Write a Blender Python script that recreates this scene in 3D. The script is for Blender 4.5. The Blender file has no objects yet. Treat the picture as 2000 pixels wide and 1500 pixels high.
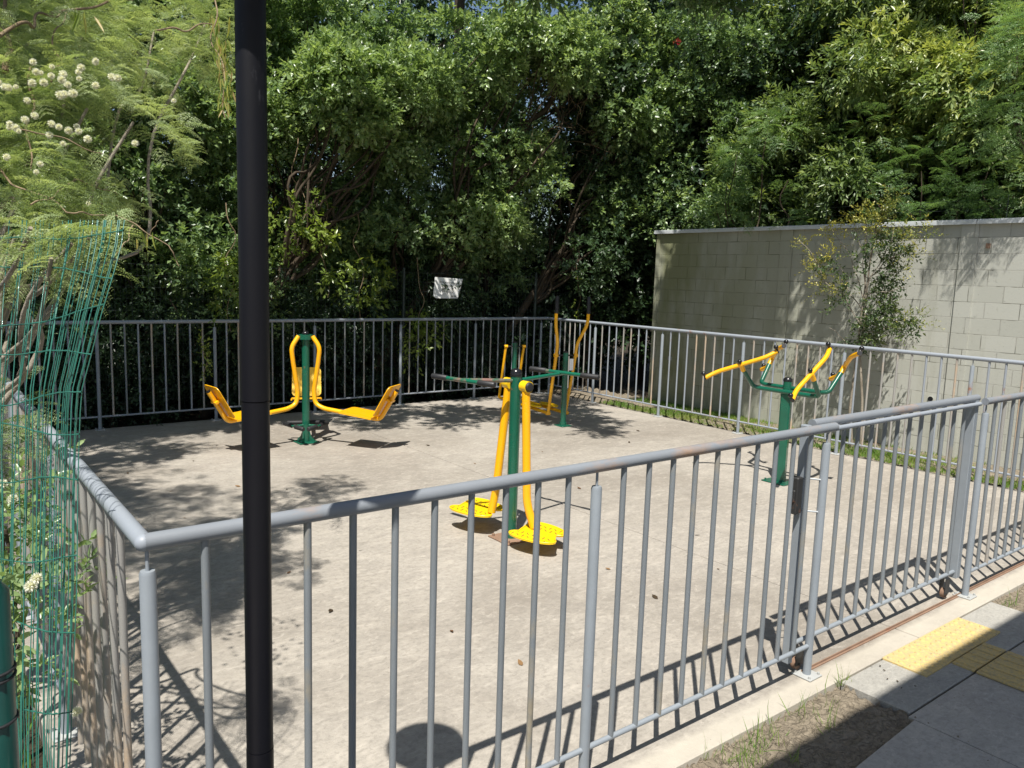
import bpy, math, random
import numpy as np
from math import radians, sin, cos, pi
random.seed(7); RNG=np.random.default_rng(7)
S=bpy.context.scene
COL=S.collection
# ------------------------------------------------------------ camera, sky, sun, exposure
CAM=np.array([-0.3684,-1.7142,1.6526]); FPX=1536.44
_pi,_ya,_ro=-0.1358,-0.6594,0.0315
FW=np.array([sin(-_ya)*cos(_pi),cos(-_ya)*cos(_pi),sin(_pi)])
_r0=np.cross(FW,[0,0,1]); _r0/=np.linalg.norm(_r0); _u0=np.cross(_r0,FW)
RT=_r0*cos(_ro)+_u0*sin(_ro); UP=-_r0*sin(_ro)+_u0*cos(_ro)
from mathutils import Matrix, Vector
cd=bpy.data.cameras.new('camera'); cam=bpy.data.objects.new('camera',cd); COL.objects.link(cam)
M=Matrix(((RT[0],UP[0],-FW[0],CAM[0]),(RT[1],UP[1],-FW[1],CAM[1]),(RT[2],UP[2],-FW[2],CAM[2]),(0,0,0,1)))
cam.matrix_world=M
cd.sensor_width=36; cd.lens=FPX/2000*36; cd.clip_start=.05; cd.clip_end=500
S.camera=cam
SUN=np.array([-0.388,-0.351,1.0]); SUN/=np.linalg.norm(SUN)
el=math.asin(SUN[2]); az=math.atan2(SUN[0],SUN[1])
w=bpy.data.worlds.new('World'); S.world=w; w.use_nodes=True
nt=w.node_tree; bg=nt.nodes['Background']
sky=nt.nodes.new('ShaderNodeTexSky'); sky.sky_type='NISHITA'; sky.sun_disc=False
sky.sun_elevation=el; sky.sun_rotation=az%(2*pi)
nt.links.new(sky.outputs[0],bg.inputs[0]); bg.inputs[1].default_value=.072
ld=bpy.data.lights.new('sun','SUN'); ld.energy=5.0; ld.angle=radians(.55); ld.color=(1,.955,.88)
sun=bpy.data.objects.new('sun',ld); COL.objects.link(sun)
sun.rotation_euler=Vector(SUN).to_track_quat('Z','Y').to_euler(); sun.location=(-4,-4,12)
S.view_settings.view_transform='Standard'; S.view_settings.look='None'
S.view_settings.exposure=0.55; S.view_settings.gamma=1
S.render.resolution_x=1024; S.render.resolution_y=768
# ------------------------------------------------------------ helpers
def ray(px,py): return FW+RT*(px-1000)/FPX-UP*(py-750)/FPX
def onx(px,py,X): d=ray(px,py); return CAM+d*(X-CAM[0])/d[0]
def ony(px,py,Y): d=ray(px,py); return CAM+d*(Y-CAM[1])/d[1]
def onz(px,py,Z): d=ray(px,py); return CAM+d*(Z-CAM[2])/d[2]
def dep(px,py,D): return CAM+ray(px,py)*D
def V(*a): return np.array(a,float)
class MB:
    def __init__(s): s.v=[]; s.f=[]; s.n=0; s.sm=[]
    def add(s,v,f,smooth=False):
        v=np.asarray(v,float).reshape(-1,3); s.v.append(v)
        s.f+= [tuple(i+s.n for i in q) for q in f]; s.sm+=[smooth]*len(f); s.n+=len(v); return s
    def box(s,c,size,rot=None,bev=0):
        c=np.array(c,float); h=np.array(size,float)/2
        R=np.eye(3) if rot is None else np.asarray(rot)
        if bev<=0:
            P=np.array([[x,y,z] for x in(-1,1) for y in(-1,1) for z in(-1,1)])*h
            s.add(P@R.T+c,[(0,1,3,2),(4,6,7,5),(0,4,5,1),(2,3,7,6),(0,2,6,4),(1,5,7,3)])
        else:
            b=min(bev,h.min()*.9); P=[];idx={}
            for x in(-1,1):
                for y in(-1,1):
                    for z in(-1,1):
                        for k in range(3):
                            q=np.array([x,y,z])*(h-b); q[k]=[x,y,z][k]*h[k]; idx[(x,y,z,k)]=len(P); P.append(q)
            F=[]
            for k in range(3):
                a,b2=[(1,2),(2,0),(0,1)][k]
                for sg in(-1,1):
                    q=[]
                    for u,v2 in((-1,-1),(1,-1),(1,1),(-1,1)):
                        t=[0,0,0]; t[k]=sg; t[a]=u; t[b2]=v2; q.append(idx[(t[0],t[1],t[2],k)])
                    F.append(tuple(q if sg>0 else q[::-1]))
            for k in range(3):
                a,b2=[(1,2),(2,0),(0,1)][k]
                for u in(-1,1):
                    for v2 in(-1,1):
                        q=[]
                        for sg,kk in((-1,a),(1,a),(1,b2),(-1,b2)):
                            t=[0,0,0]; t[k]=sg; t[a]=u; t[b2]=v2; q.append(idx[(t[0],t[1],t[2],kk)])
                        F.append(tuple(q if u*v2<0 else q[::-1]))
            for x in(-1,1):
                for y in(-1,1):
                    for z in(-1,1):
                        q=[idx[(x,y,z,k)] for k in range(3)]; F.append(tuple(q if x*y*z>0 else q[::-1]))
            s.add(np.array(P)@R.T+c,F)
        return s
    def tube(s,pts,r,seg=12,cap=True,closed=False,radii=None):
        P=np.array(pts,float); n=len(P); T=np.zeros_like(P)
        T[1:-1]=P[2:]-P[:-2]; T[0]=P[1]-P[0]; T[-1]=P[-1]-P[-2]
        T/=np.maximum(np.linalg.norm(T,axis=1),1e-9)[:,None]
        a=np.array([0,0,1.]) if abs(T[0][2])<.9 else np.array([1.,0,0])
        N=np.cross(T[0],a); N/=np.linalg.norm(N); rings=[]
        rr=np.full(n,r) if radii is None else np.array(radii,float)
        th=np.linspace(0,2*pi,seg,endpoint=False)
        for i in range(n):
            N=N-T[i]*(N@T[i]); N/=np.linalg.norm(N); B=np.cross(T[i],N)
            k=1.0
            if 0<i<n-1:
                u=P[i]-P[i-1]; u/=np.linalg.norm(u); k=1/max(.5,abs(u@T[i]))
            rings.append(P[i]+rr[i]*(np.cos(th)[:,None]*N*1+np.sin(th)[:,None]*B))
        v=np.concatenate(rings); F=[]
        for i in range(n-1):
            for j in range(seg):
                k=(j+1)%seg; F.append((i*seg+j,i*seg+k,(i+1)*seg+k,(i+1)*seg+j))
        s.add(v,F,True)
        if cap:
            s.add(rings[0],[tuple(range(seg))[::-1]]); s.add(rings[-1],[tuple(range(seg))])
        return s
    def cyl(s,a,b,r,seg=16,r2=None): return s.tube([a,b],r,seg,radii=[r,r if r2 is None else r2])
    def sph(s,c,r,seg=16,ring=10,sc=(1,1,1)):
        v=[];F=[]
        for i in range(ring+1):
            t=pi*i/ring
            for j in range(seg):
                p=2*pi*j/seg; v.append((c[0]+r*sc[0]*sin(t)*cos(p),c[1]+r*sc[1]*sin(t)*sin(p),c[2]+r*sc[2]*cos(t)))
        for i in range(ring):
            for j in range(seg):
                k=(j+1)%seg; F.append((i*seg+j,(i+1)*seg+j,(i+1)*seg+k,i*seg+k))
        return s.add(v,F,True)
    def prism(s,poly,thick,o,ux,uy,bev=0):
        # flat plate from a 2D outline in plane (ux,uy) at o
        o=np.array(o,float); ux=np.array(ux,float); uy=np.array(uy,float); un=np.cross(ux,uy)
        P=np.array([o+ux*a+uy*b for a,b in poly]); n=len(P)
        v=np.concatenate([P-un*thick/2,P+un*thick/2])
        F=[tuple(range(n))[::-1],tuple(range(n,2*n))]+[(i,(i+1)%n,n+(i+1)%n,n+i) for i in range(n)]
        return s.add(v,F)
    def mesh(s,name,org=(0,0,0)):
        me=bpy.data.meshes.new(name); v=np.concatenate(s.v)-np.array(org)
        me.from_pydata(v.tolist(),[],s.f); me.polygons.foreach_set('use_smooth',s.sm); me.update(); return me
def fillet(pts,R=.04,n=5):
    P=[np.array(p,float) for p in pts]; out=[P[0]]
    for i in range(1,len(P)-1):
        a,b,c=P[i-1],P[i],P[i+1]; u=a-b; v=c-b; lu,lv=np.linalg.norm(u),np.linalg.norm(v)
        d=min(R,lu*.48,lv*.48); p0=b+u/lu*d; p1=b+v/lv*d
        for k in range(n+1):
            t=k/n; out.append((1-t)**2*p0+2*t*(1-t)*b+t*t*p1)
    out.append(P[-1]); return out
ORG={}
def tag(o,label=None,cat=None,group=None,kind=None):
    if label: o['label']=label
    if cat: o['category']=cat
    if group: o['group']=group
    if kind: o['kind']=kind
    return o
def thing(name,loc,label,cat,group=None):
    o=bpy.data.objects.new(name,None); COL.objects.link(o); o.location=loc; o.empty_display_size=.1
    ORG[o.name]=np.array(loc,float); return tag(o,label,cat,group)
def obj(name,mb,m,parent=None,label=None):
    if parent is None: org=V(0,0,0)
    else: org=ORG[parent.name]
    me=mb.mesh(name,org) if isinstance(mb,MB) else mb
    me.materials.clear(); me.materials.append(m)
    o=bpy.data.objects.new(name,me); COL.objects.link(o)
    if parent is not None: o.parent=parent
    ORG[o.name]=org
    if label: o['label']=label
    return o
def inst(name,me,loc,parent,rotz=0):
    o=bpy.data.objects.new(name,me); COL.objects.link(o); o.parent=parent
    o.location=np.array(loc,float)-(ORG[parent.name] if parent else 0); o.rotation_euler[2]=rotz; ORG[o.name]=np.array(loc,float); return o
def struct(name,mb,m): o=obj(name,mb,m); o['kind']='structure'; return o
# ------------------------------------------------------------ materials
class NT:
    def __init__(s,name):
        s.m=bpy.data.materials.new(name); s.m.use_nodes=True; s.t=s.m.node_tree; s.b=s.t.nodes['Principled BSDF']; s.out=s.t.nodes['Material Output']
        s.geo=s.t.nodes.new('ShaderNodeNewGeometry').outputs['Position']
    def n(s,k,**kw):
        x=s.t.nodes.new('ShaderNode'+k)
        for a,b in kw.items(): setattr(x,a,b)
        return x
    def l(s,a,b): s.t.links.new(a,b)
    def map(s,scale,vec=None,loc=(0,0,0)):
        x=s.n('Mapping'); x.inputs['Scale'].default_value=scale if hasattr(scale,'__len__') else (scale,)*3; x.inputs['Location'].default_value=loc
        s.l(vec or s.geo,x.inputs[0]); return x.outputs[0]
    def noise(s,scale,det=4,rough=.55,vec=None,dist=0):
        x=s.n('TexNoise'); x.inputs['Scale'].default_value=scale; x.inputs['Detail'].default_value=det; x.inputs['Roughness'].default_value=rough; x.inputs['Distortion'].default_value=dist
        s.l(vec or s.geo,x.inputs['Vector']); return x.outputs['Fac']
    def ramp(s,fac,stops):
        x=s.n('ValToRGB'); e=x.color_ramp.elements
        while len(e)<len(stops): e.new(.5)
        for i,(p,c) in enumerate(stops): e[i].position=p; e[i].color=(*c,1) if hasattr(c,'__len__') else (c,c,c,1)
        s.l(fac,x.inputs[0]); return x.outputs[0]
    def mix(s,fac,a,b,mode='MIX'):
        x=s.n('Mix',data_type='RGBA',blend_type=mode)
        for i,q in((0,fac),(6,a),(7,b)):
            if isinstance(q,(int,float)): x.inputs[i].default_value=q
            elif isinstance(q,tuple): x.inputs[i].default_value=(*q,1)
            else: s.l(q,x.inputs[i])
        return x.outputs[2]
    def math(s,op,a,b=0):
        x=s.n('Math',operation=op)
        for i,q in((0,a),(1,b)):
            if isinstance(q,(int,float)): x.inputs[i].default_value=q
            else: s.l(q,x.inputs[i])
        return x.outputs[0]
    def bump(s,h,strength=.3,dist=.01,nrm=None):
        x=s.n('Bump'); x.inputs['Strength'].default_value=strength; x.inputs['Distance'].default_value=dist; s.l(h,x.inputs['Height'])
        if nrm: s.l(nrm,x.inputs['Normal'])
        s.l(x.outputs[0],s.b.inputs['Normal']); return x.outputs[0]
    def set(s,**kw):
        for k,v in kw.items():
            i=s.b.inputs[{'color':'Base Color','rough':'Roughness','metal':'Metallic','spec':'Specular IOR Level','coat':'Coat Weight'}[k]]
            if isinstance(v,(int,float)): i.default_value=v
            elif isinstance(v,tuple): i.default_value=(*v,1)
            else: s.l(v,i)
        return s
def m_paint(name,c,rust=.0,rough=.38,dirt=.15,rustscale=7,metal=0,rustc=(.20,.085,.04),spec=.5,coat=0,drip=False,lng=False):
    t=NT(name); vec=t.map((1,1,.35)) if drip else t.map((.3,.6,1)) if lng else t.geo
    d=t.noise(9,5,.6,vec); col=t.mix(t.ramp(d,[(.35,0.),(.75,1.)]),c,tuple(x*(1-dirt) for x in c))
    r=t.ramp(d,[(.3,rough*.85),(.7,min(1,rough*1.3))])
    if rust>0:
        a=t.noise(rustscale,6,.7,vec); b=t.noise(1.7,3,.5)
        k=t.ramp(t.math('ADD',t.math('MULTIPLY',a,.6),t.math('MULTIPLY',b,.4)),[(.62-rust*.22,0.),(.70-rust*.16,1.)])
        rc=t.mix(t.noise(40,3),rustc,tuple(x*1.8 for x in rustc)); col=t.mix(k,col,rc)
    t.set(color=col,rough=r,metal=metal,spec=spec,coat=coat); t.bump(t.noise(60,3),.08,.002); return t.m
GREY=(.225,.245,.27)
M={}
M['rail']=m_paint('grey_rail_paint',GREY,.50,.45,.18,7,rustc=(.25,.165,.11),lng=True)
M['rail2']=m_paint('grey_rail_paint_clean',(.29,.32,.36),.10,.42,.12,9)
M['bar']=m_paint('grey_bar_paint',(.21,.232,.25),.36,.42,.2,8,rustc=(.21,.185,.14),drip=True)
M['bar_rust']=m_paint('grey_bar_paint_weathered',(.34,.33,.31),.55,.5,.2,10,rustc=(.33,.25,.175),drip=True)
M['post']=m_paint('grey_post_paint',(.26,.29,.32),.08,.42,.14,7)
M['yellow']=m_paint('yellow_paint',(.90,.44,.004),.03,.3,.08,20,coat=.3,rustc=(.5,.22,.05))
M['yellow2']=m_paint('bright_yellow_paint',(.92,.58,.008),.0,.3,.06,20,coat=.3)
M['green']=m_paint('green_paint',(.006,.105,.062),.03,.28,.25,15,coat=.4)
M['greenr']=m_paint('green_paint_worn',(.006,.12,.068),.42,.32,.2,9,coat=.2,rustc=(.17,.10,.08))
M['black']=m_paint('black_rubber',(.018,.018,.02),0,.55,.3)
M['blackg']=m_paint('black_cap_plastic',(.012,.012,.014),0,.22,.2)
M['pole']=m_paint('black_pole_paint',(.005,.005,.008),.04,.45,.3,26,spec=.3,rustc=(.05,.05,.055),drip=True)
M['chrome']=m_paint('bolt_metal',(.55,.55,.56),.1,.25,.1,metal=1)
M['plate']=m_paint('base_plate_metal',(.42,.43,.42),.2,.5,.2,20)
M['rustm']=m_paint('rusted_steel',(.27,.17,.115),.3,.75,.35,12,rustc=(.16,.07,.04))
M['wiregreen']=m_paint('green_wire_coating',(.03,.175,.13),0,.35,.3,coat=.3)
M['wiredark']=m_paint('dark_wire',(.03,.045,.04),0,.5,.3)
M['postgreen']=m_paint('dark_green_post_paint',(.003,.055,.045),0,.35,.3,coat=.3)
M['white']=m_paint('white_sheet',(.85,.85,.84),0,.5,.08)
M['cap']=m_paint('metal_wall_cap',(.55,.58,.60),.05,.4,.1)
M['ink']=m_paint('black_ink',(.03,.03,.03),0,.6)
M['lock']=m_paint('lock_metal',(.03,.03,.03),.25,.45,.2)
def m_concrete(name,c1,c2,scale=1.0,stain=(.24,.20,.155),bumpy=.42,stainamt=.5,strip=False):
    t=NT(name)
    a=t.noise(.55*scale,6,.62,dist=.6); b=t.noise(3.2*scale,6,.68,t.map((1,1.8,1))); c=t.noise(38*scale,4,.7); d=t.noise(190,2,.6)
    col=t.mix(t.ramp(b,[(.3,0.),(.72,1.)]),c1,c2)
    col=t.mix(t.math('MULTIPLY',t.ramp(a,[(.42,0.),(.66,1.)]),stainamt),col,stain)
    st=t.noise(9*scale,8,.78,t.map((.55,1.5,1)),1.4); col=t.mix(t.math('MULTIPLY',t.ramp(st,[(.54,0.),(.68,1.)]),.45),col,tuple(x*.66 for x in c2))
    col=t.mix(t.math('MULTIPLY',t.ramp(st,[(.30,1.),(.41,0.)]),.75),col,tuple(min(.8,x*1.30) for x in c1))
    col=t.mix(t.math('MULTIPLY',t.ramp(c,[(.36,1.),(.52,0.)]),.4),col,tuple(x*.62 for x in c2)); f_=t.noise(17*scale,6,.8,t.map((.7,1.3,1)),.8); col=t.mix(t.math('MULTIPLY',t.ramp(f_,[(.52,0.),(.66,1.)]),.45),col,tuple(min(.8,x*1.25) for x in c1)); col=t.mix(t.math('MULTIPLY',t.ramp(f_,[(.34,1.),(.46,0.)]),.4),col,tuple(x*.68 for x in c2))
    if strip:
        q=t.n('SeparateXYZ'); t.l(t.geo,q.inputs[0]); yy=t.math('ADD',q.outputs['Y'],t.math('MULTIPLY',t.noise(6,4,.6),.05))
        col=t.mix(t.math('MULTIPLY',t.ramp(yy,[(.0,.8),(.035,0.)]),t.ramp(b,[(.25,.5),(.6,1.)])),col,(.50,.46,.385))
    sp=t.n('TexVoronoi'); sp.inputs['Scale'].default_value=26; t.l(t.geo,sp.inputs['Vector'])
    sn=t.noise(3,2); k=t.math('MULTIPLY',t.ramp(sp.outputs['Distance'],[(.06,1.),(.1,0.)]),t.ramp(sn,[(.52,0.),(.6,1.)]))
    col=t.mix(t.math('MULTIPLY',k,.6),col,(.12,.10,.08))
    t.set(color=col,rough=t.ramp(b,[(.3,.75),(.7,.92)]),spec=.3)
    h=t.math('ADD',t.math('MULTIPLY',c,.6),t.math('MULTIPLY',d,.5)); h=t.math('ADD',h,t.math('MULTIPLY',b,1.2)); t.bump(h,bumpy,.006); return t.m
M['slab']=m_concrete('slab_concrete',(.405,.37,.32),(.30,.275,.24),stain=(.20,.175,.145),stainamt=.75,strip=True)
M['kerb']=m_concrete('footing_concrete',(.44,.39,.315),(.37,.33,.265),2,bumpy=.4)
M['walk']=m_concrete('path_concrete',(.40,.385,.345),(.33,.32,.29),2,(.28,.27,.245))
M['walk2']=m_concrete('pavement_concrete',(.48,.445,.39),(.40,.375,.335),1.5,(.34,.315,.28))
def m_soil(name,c1,c2):
    t=NT(name); a=t.noise(6,6,.7); b=t.noise(45,5,.75)
    v=t.n('TexVoronoi',feature='DISTANCE_TO_EDGE'); v.inputs['Scale'].default_value=22; t.l(t.mix(.12,t.geo,t.n('TexNoise').outputs['Color']),v.inputs['Vector'])
    cr=t.ramp(v.outputs['Distance'],[(.0,0.),(.06,1.)])
    col=t.mix(t.ramp(a,[(.3,0.),(.7,1.)]),c1,c2); col=t.mix(t.ramp(b,[(.35,.6),(.6,0.)]),col,tuple(x*.45 for x in c2))
    t.set(color=col,rough=.95,spec=.15); t.bump(t.math('ADD',t.math('MULTIPLY',cr,.5),t.math('ADD',b,a)),.8,.02); return t.m
M['soil']=m_soil('dry_soil',(.36,.305,.23),(.25,.21,.155))
M['soild']=m_soil('dark_soil',(.07,.055,.035),(.04,.032,.022))
def m_tact():
    t=NT('yellow_tactile_paint'); a=t.noise(12,5,.7); b=t.noise(70,4,.7)
    col=t.mix(t.ramp(a,[(.35,0.),(.7,1.)]),(.60,.44,.17),(.52,.40,.19)); col=t.mix(t.ramp(b,[(.46,0.),(.62,.8)]),col,(.36,.31,.20))
    t.set(color=col,rough=.8,spec=.3); t.bump(b,.25,.003); return t.m
M['tact']=m_tact()
def m_block():
    t=NT('painted_blockwork'); sx=t.n('SeparateXYZ'); t.l(t.geo,sx.inputs[0])
    cx=t.n('CombineXYZ'); wob=t.math('MULTIPLY',t.math('SUBTRACT',t.noise(4,3),.5),.006)
    t.l(sx.outputs['Y'],cx.inputs['X']); t.l(t.math('ADD',sx.outputs['Z'],wob),cx.inputs['Y'])
    br=t.n('TexBrick'); br.offset=.5; br.inputs['Scale'].default_value=1; br.inputs['Brick Width'].default_value=.305; br.inputs['Row Height'].default_value=.1545
    br.inputs['Mortar Size'].default_value=.0042; br.inputs['Mortar Smooth'].default_value=.25; br.inputs['Bias'].default_value=0
    br.inputs['Color1'].default_value=(.40,.405,.36,1); br.inputs['Color2'].default_value=(.45,.455,.41,1); br.inputs['Mortar'].default_value=(.19,.19,.16,1)
    t.l(cx.outputs[0],br.inputs['Vector'])
    brk=t.noise(5,3,.5); col=t.mix(t.ramp(brk,[(.38,.0),(.6,1.)]),br.outputs['Color'],br.outputs['Color'])
    # some joints are painted over: fade mortar colour by noise
    col=t.mix(t.math('MULTIPLY',br.outputs['Fac'],t.ramp(brk,[(.40,.0),(.50,.85)])),br.outputs['Color'],(.43,.43,.385))
    # moss streaks toward the left end, colour darkened further to deepen tree shade there
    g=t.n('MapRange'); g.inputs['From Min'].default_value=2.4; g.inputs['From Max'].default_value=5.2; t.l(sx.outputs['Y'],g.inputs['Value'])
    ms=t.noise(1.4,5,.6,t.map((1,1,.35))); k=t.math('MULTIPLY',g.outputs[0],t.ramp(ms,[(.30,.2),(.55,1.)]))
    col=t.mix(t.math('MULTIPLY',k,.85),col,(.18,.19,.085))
    st=t.noise(3,5,.65,t.map((1,2.2,.25))); col=t.mix(t.math('MULTIPLY',t.ramp(st,[(.52,0.),(.72,1.)]),.4),col,(.31,.31,.25))
    sp=t.noise(26,6,.7); col=t.mix(t.math('MULTIPLY',t.ramp(sp,[(.6,0.),(.7,1.)]),.35),col,(.15,.15,.12))
    t.set(color=col,rough=.8,spec=.3)
    h=t.math('SUBTRACT',t.math('MULTIPLY',t.noise(55,4,.6),.25),br.outputs['Fac']); t.bump(h,.8,.006); return t.m
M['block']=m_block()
def m_leaf(name,hues,trans=.35,rough=.36,spec=.55):
    t=NT(name); at=t.n('Attribute',attribute_name='tone'); 
    col=t.ramp(at.outputs['Fac'],[(i/(len(hues)-1),h) for i,h in enumerate(hues)])
    t.set(color=col,rough=rough,spec=spec)
    tr=t.n('BsdfTranslucent'); tc=t.mix(1.0,col,(1.0,1.0,.5),'MULTIPLY'); tc2=t.mix(1.0,tc,(1.9,1.9,1.9),'MULTIPLY'); t.l(tc2,tr.inputs[0])
    ms=t.n('MixShader'); ms.inputs[0].default_value=trans; t.l(t.b.outputs[0],ms.inputs[1]); t.l(tr.outputs[0],ms.inputs[2]); t.l(ms.outputs[0],t.out.inputs[0]); return t.m
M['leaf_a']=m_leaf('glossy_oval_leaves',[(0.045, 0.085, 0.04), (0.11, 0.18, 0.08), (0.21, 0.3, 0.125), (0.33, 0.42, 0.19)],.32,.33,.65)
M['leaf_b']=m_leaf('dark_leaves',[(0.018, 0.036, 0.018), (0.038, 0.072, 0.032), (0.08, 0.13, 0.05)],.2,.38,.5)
M['leaf_c']=m_leaf('long_olive_leaves',[(0.05, 0.085, 0.036), (0.11, 0.17, 0.065), (0.21, 0.28, 0.095), (0.37, 0.4, 0.13)],.3,.35,.6)
M['leaf_f']=m_leaf('feathery_leaflets',[(0.07, 0.135, 0.05), (0.12, 0.21, 0.08), (0.22, 0.33, 0.12)],.35,.4,.5)
M['leaf_l']=m_leaf('pale_feathery_leaflets',[(0.12, 0.175, 0.08), (0.22, 0.29, 0.13), (0.4, 0.46, 0.23)],.35,.45,.5)
M['leaf_y']=m_leaf('lime_leaves',[(0.08, 0.13, 0.03), (0.15, 0.22, 0.045), (0.28, 0.34, 0.07)],.35,.32,.6)
M['leaf_s']=m_leaf('small_glossy_leaves',[(0.03, 0.055, 0.024), (0.065, 0.105, 0.04), (0.15, 0.18, 0.05), (0.42, 0.38, 0.08)],.25,.38,.5)
M['grass']=m_leaf('grass_blades',[(0.075, 0.165, 0.027), (0.135, 0.255, 0.045), (0.3, 0.33, 0.105)],.35,.5,.3)
M['pod']=m_leaf('seed_pod_skin',[(.22,.30,.06),(.38,.40,.10),(.48,.38,.17)],.4,.45)
M['petal']=m_leaf('white_stamens',[(.78,.78,.72),(.85,.84,.78)],.2,.8,.2)
M['red']=m_leaf('red_bracts',[(.30,.012,.02),(.45,.03,.05)],.3,.5)
M['litter']=m_leaf('dry_leaf',[(.13,.07,.035),(.22,.13,.06),(.05,.035,.02)],.1,.7,.2)
def m_bark(name,c1,c2):
    t=NT(name); a=t.noise(9,6,.7,t.map((1,1,.3))); b=t.noise(50,4,.7)
    t.set(color=t.mix(t.ramp(a,[(.3,0.),(.7,1.)]),c1,c2),rough=.9,spec=.2); t.bump(t.math('ADD',a,b),.6,.01); return t.m
M['bark']=m_bark('brown_bark',(.085,.065,.045),(.045,.035,.025))
M['barkp']=m_bark('pale_bark',(.36,.32,.26),(.20,.17,.13))
M['twig']=m_bark('dry_twig_bark',(.30,.23,.15),(.18,.13,.08))
# ------------------------------------------------------------ ground
def sheet(x0,y0,x1,y1,z,n=1): 
    m=MB(); m.add([(x0,y0,z),(x1,y0,z),(x1,y1,z),(x0,y1,z)],[(0,1,2,3)]); return m
g=MB()
gx=np.concatenate([[-120,-40,-12],np.linspace(-6,16,89),[30,70,150]]); gy=np.concatenate([[-120,-40,-14],np.linspace(-6,16,89),[30,70,150]])
vv=[(x,y,-.12+.018*sin(x*3.1)*cos(y*2.7) if -6<=x<=16 and -6<=y<=16 else -.12) for y in gy for x in gx]; nx=len(gx)
g.add(vv,[(j*nx+i,j*nx+i+1,(j+1)*nx+i+1,(j+1)*nx+i) for j in range(len(gy)-1) for i in range(nx-1)],True)
struct('ground',g,M['soild'])
# slab in four bays with open joints
b=MB(); J=3.45
for (x0,x1) in((-.06,3.395),(3.405,6.98)):
    for(y0,y1) in((-.105,3.445),(3.455,6.98)):
        b.box(((x0+x1)/2,(y0+y1)/2,-.05),(x1-x0,y1-y0,.10),bev=.004)
struct('exercise_yard_slab',b,M['slab'])
b=MB()
for x0,x1 in((-.6,-.07),(6.985,9.0)): b.box(((x0+x1)/2,-.063,-.052),(x1-x0,.08,.101),bev=.005)
struct('fence_footing',b,M['kerb'])
# path slabs leading to the gate and the pavement
b=MB()
b.box((3.44,-.255,-.055),(1.50,.29,.10),bev=.004)
struct('path',b,M['walk'])
b=MB()
def quad(m,P,zt,zb):
    P=[(p[0],p[1]) for p in P]; n=len(P)
    m.add([(x,y,zb) for x,y in P]+[(x,y,zt) for x,y in P],[tuple(range(n))[::-1],tuple(range(n,2*n))]+[(i,(i+1)%n,n+(i+1)%n,n+i) for i in range(n)])
quad(b,[(-3,-6),(2.655,-6),(2.655,-.436),(2.14,-.465),(-3,-.70)],-.008,-.12)
quad(b,[(2.662,-6),(9.5,-6),(9.5,-.41),(2.662,-.41)],-.009,-.12)
struct('pavement',b,M['walk2'])
# soil beds
def bed(name,poly,z,bump,seed,mat,n=60,dens=.03):
    (x0,x1,y0,y1)=poly; m=MB(); nx=int((x1-x0)/dens)+1; ny=int((y1-y0)/dens)+1; R=np.random.default_rng(seed)
    X=np.linspace(x0,x1,nx); Y=np.linspace(y0,y1,ny); Z=z+bump*(R.random((ny,nx))-.5)*2
    for _ in range(2): Z[1:-1,1:-1]=(Z[1:-1,1:-1]*2+Z[:-2,1:-1]+Z[2:,1:-1]+Z[1:-1,:-2]+Z[1:-1,2:])/6
    v=[(X[i],Y[j],Z[j,i]) for j in range(ny) for i in range(nx)]
    m.add(v,[(j*nx+i,j*nx+i+1,(j+1)*nx+i+1,(j+1)*nx+i) for j in range(ny-1) for i in range(nx-1)],True); return struct(name,m,mat)
bed('soil_bed',(-.6,2.68,-.72,-.10),-.024,.022,1,M['soil'],dens=.012)
bed('soil_bed',(4.19,9.0,-.405,-.10),-.022,.016,2,M['soil'],dens=.02)
bed('soil_verge',(6.975,7.9,-.5,7.2),.0,.02,3,M['soil'],dens=.05)
# tactile paving
def tact_tile(name,x0,x1,y0,y1,bars,label):
    m=MB(); m.box(((x0+x1)/2,(y0+y1)/2,-.001),(x1-x0,y1-y0,.011),bev=.002)
    if bars:
        n=max(2,int((x1-x0)/.062)); 
        for i in range(n):
            x=x0+(i+.5)*(x1-x0)/n; m.box((x,(y0+y1)/2,.0062),(.026,(y1-y0)*.94,.007),bev=.003)
    else:
        nx=round((x1-x0)/.05); ny=round((y1-y0)/.05)
        for i in range(nx):
            for j in range(ny): m.cyl((x0+(i+.5)*(x1-x0)/nx,y0+(j+.5)*(y1-y0)/ny,.003),(x0+(i+.5)*(x1-x0)/nx,y0+(j+.5)*(y1-y0)/ny,.0105),.015,12,r2=.009)
    o=obj(name,m,M['tact']); tag(o,label,'tactile tile','yellow tactile tiles set in the path'); return o
tl=['studded yellow tactile tile on the path nearest the black lock end of the gate','studded yellow tactile tile in the middle of the row along the gate path','studded yellow tactile tile closest to the wheeled end of the sliding gate']
for i in range(3): tact_tile('tactile_tile',3.035+i*.256,3.035+(i+1)*.256-.004,-.306,-.108,False,tl[i])
tact_tile('tactile_tile',3.262,3.602,-.405,-.312,True,'short ribbed yellow guide tile between the studded tiles and the pavement joint')
for k,(a,c,l) in enumerate([(-.66,-.413,'ribbed yellow guide tile in the shade just past the pavement joint'),(-.91,-.664,'ribbed yellow guide tile in the shade, second one past the pavement joint')]):
    tact_tile('tactile_tile',3.262,3.602,a,c,True,l)
# gate track
t=MB(); t.box((4.75,.022,.0025),(4.3,.020,.005)); t.box((4.75,.022,.009),(4.3,.004,.010))
tag(obj('gate_track',t,M['rustm']),'rusty brown steel track on the ground under the sliding gate','track')
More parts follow.
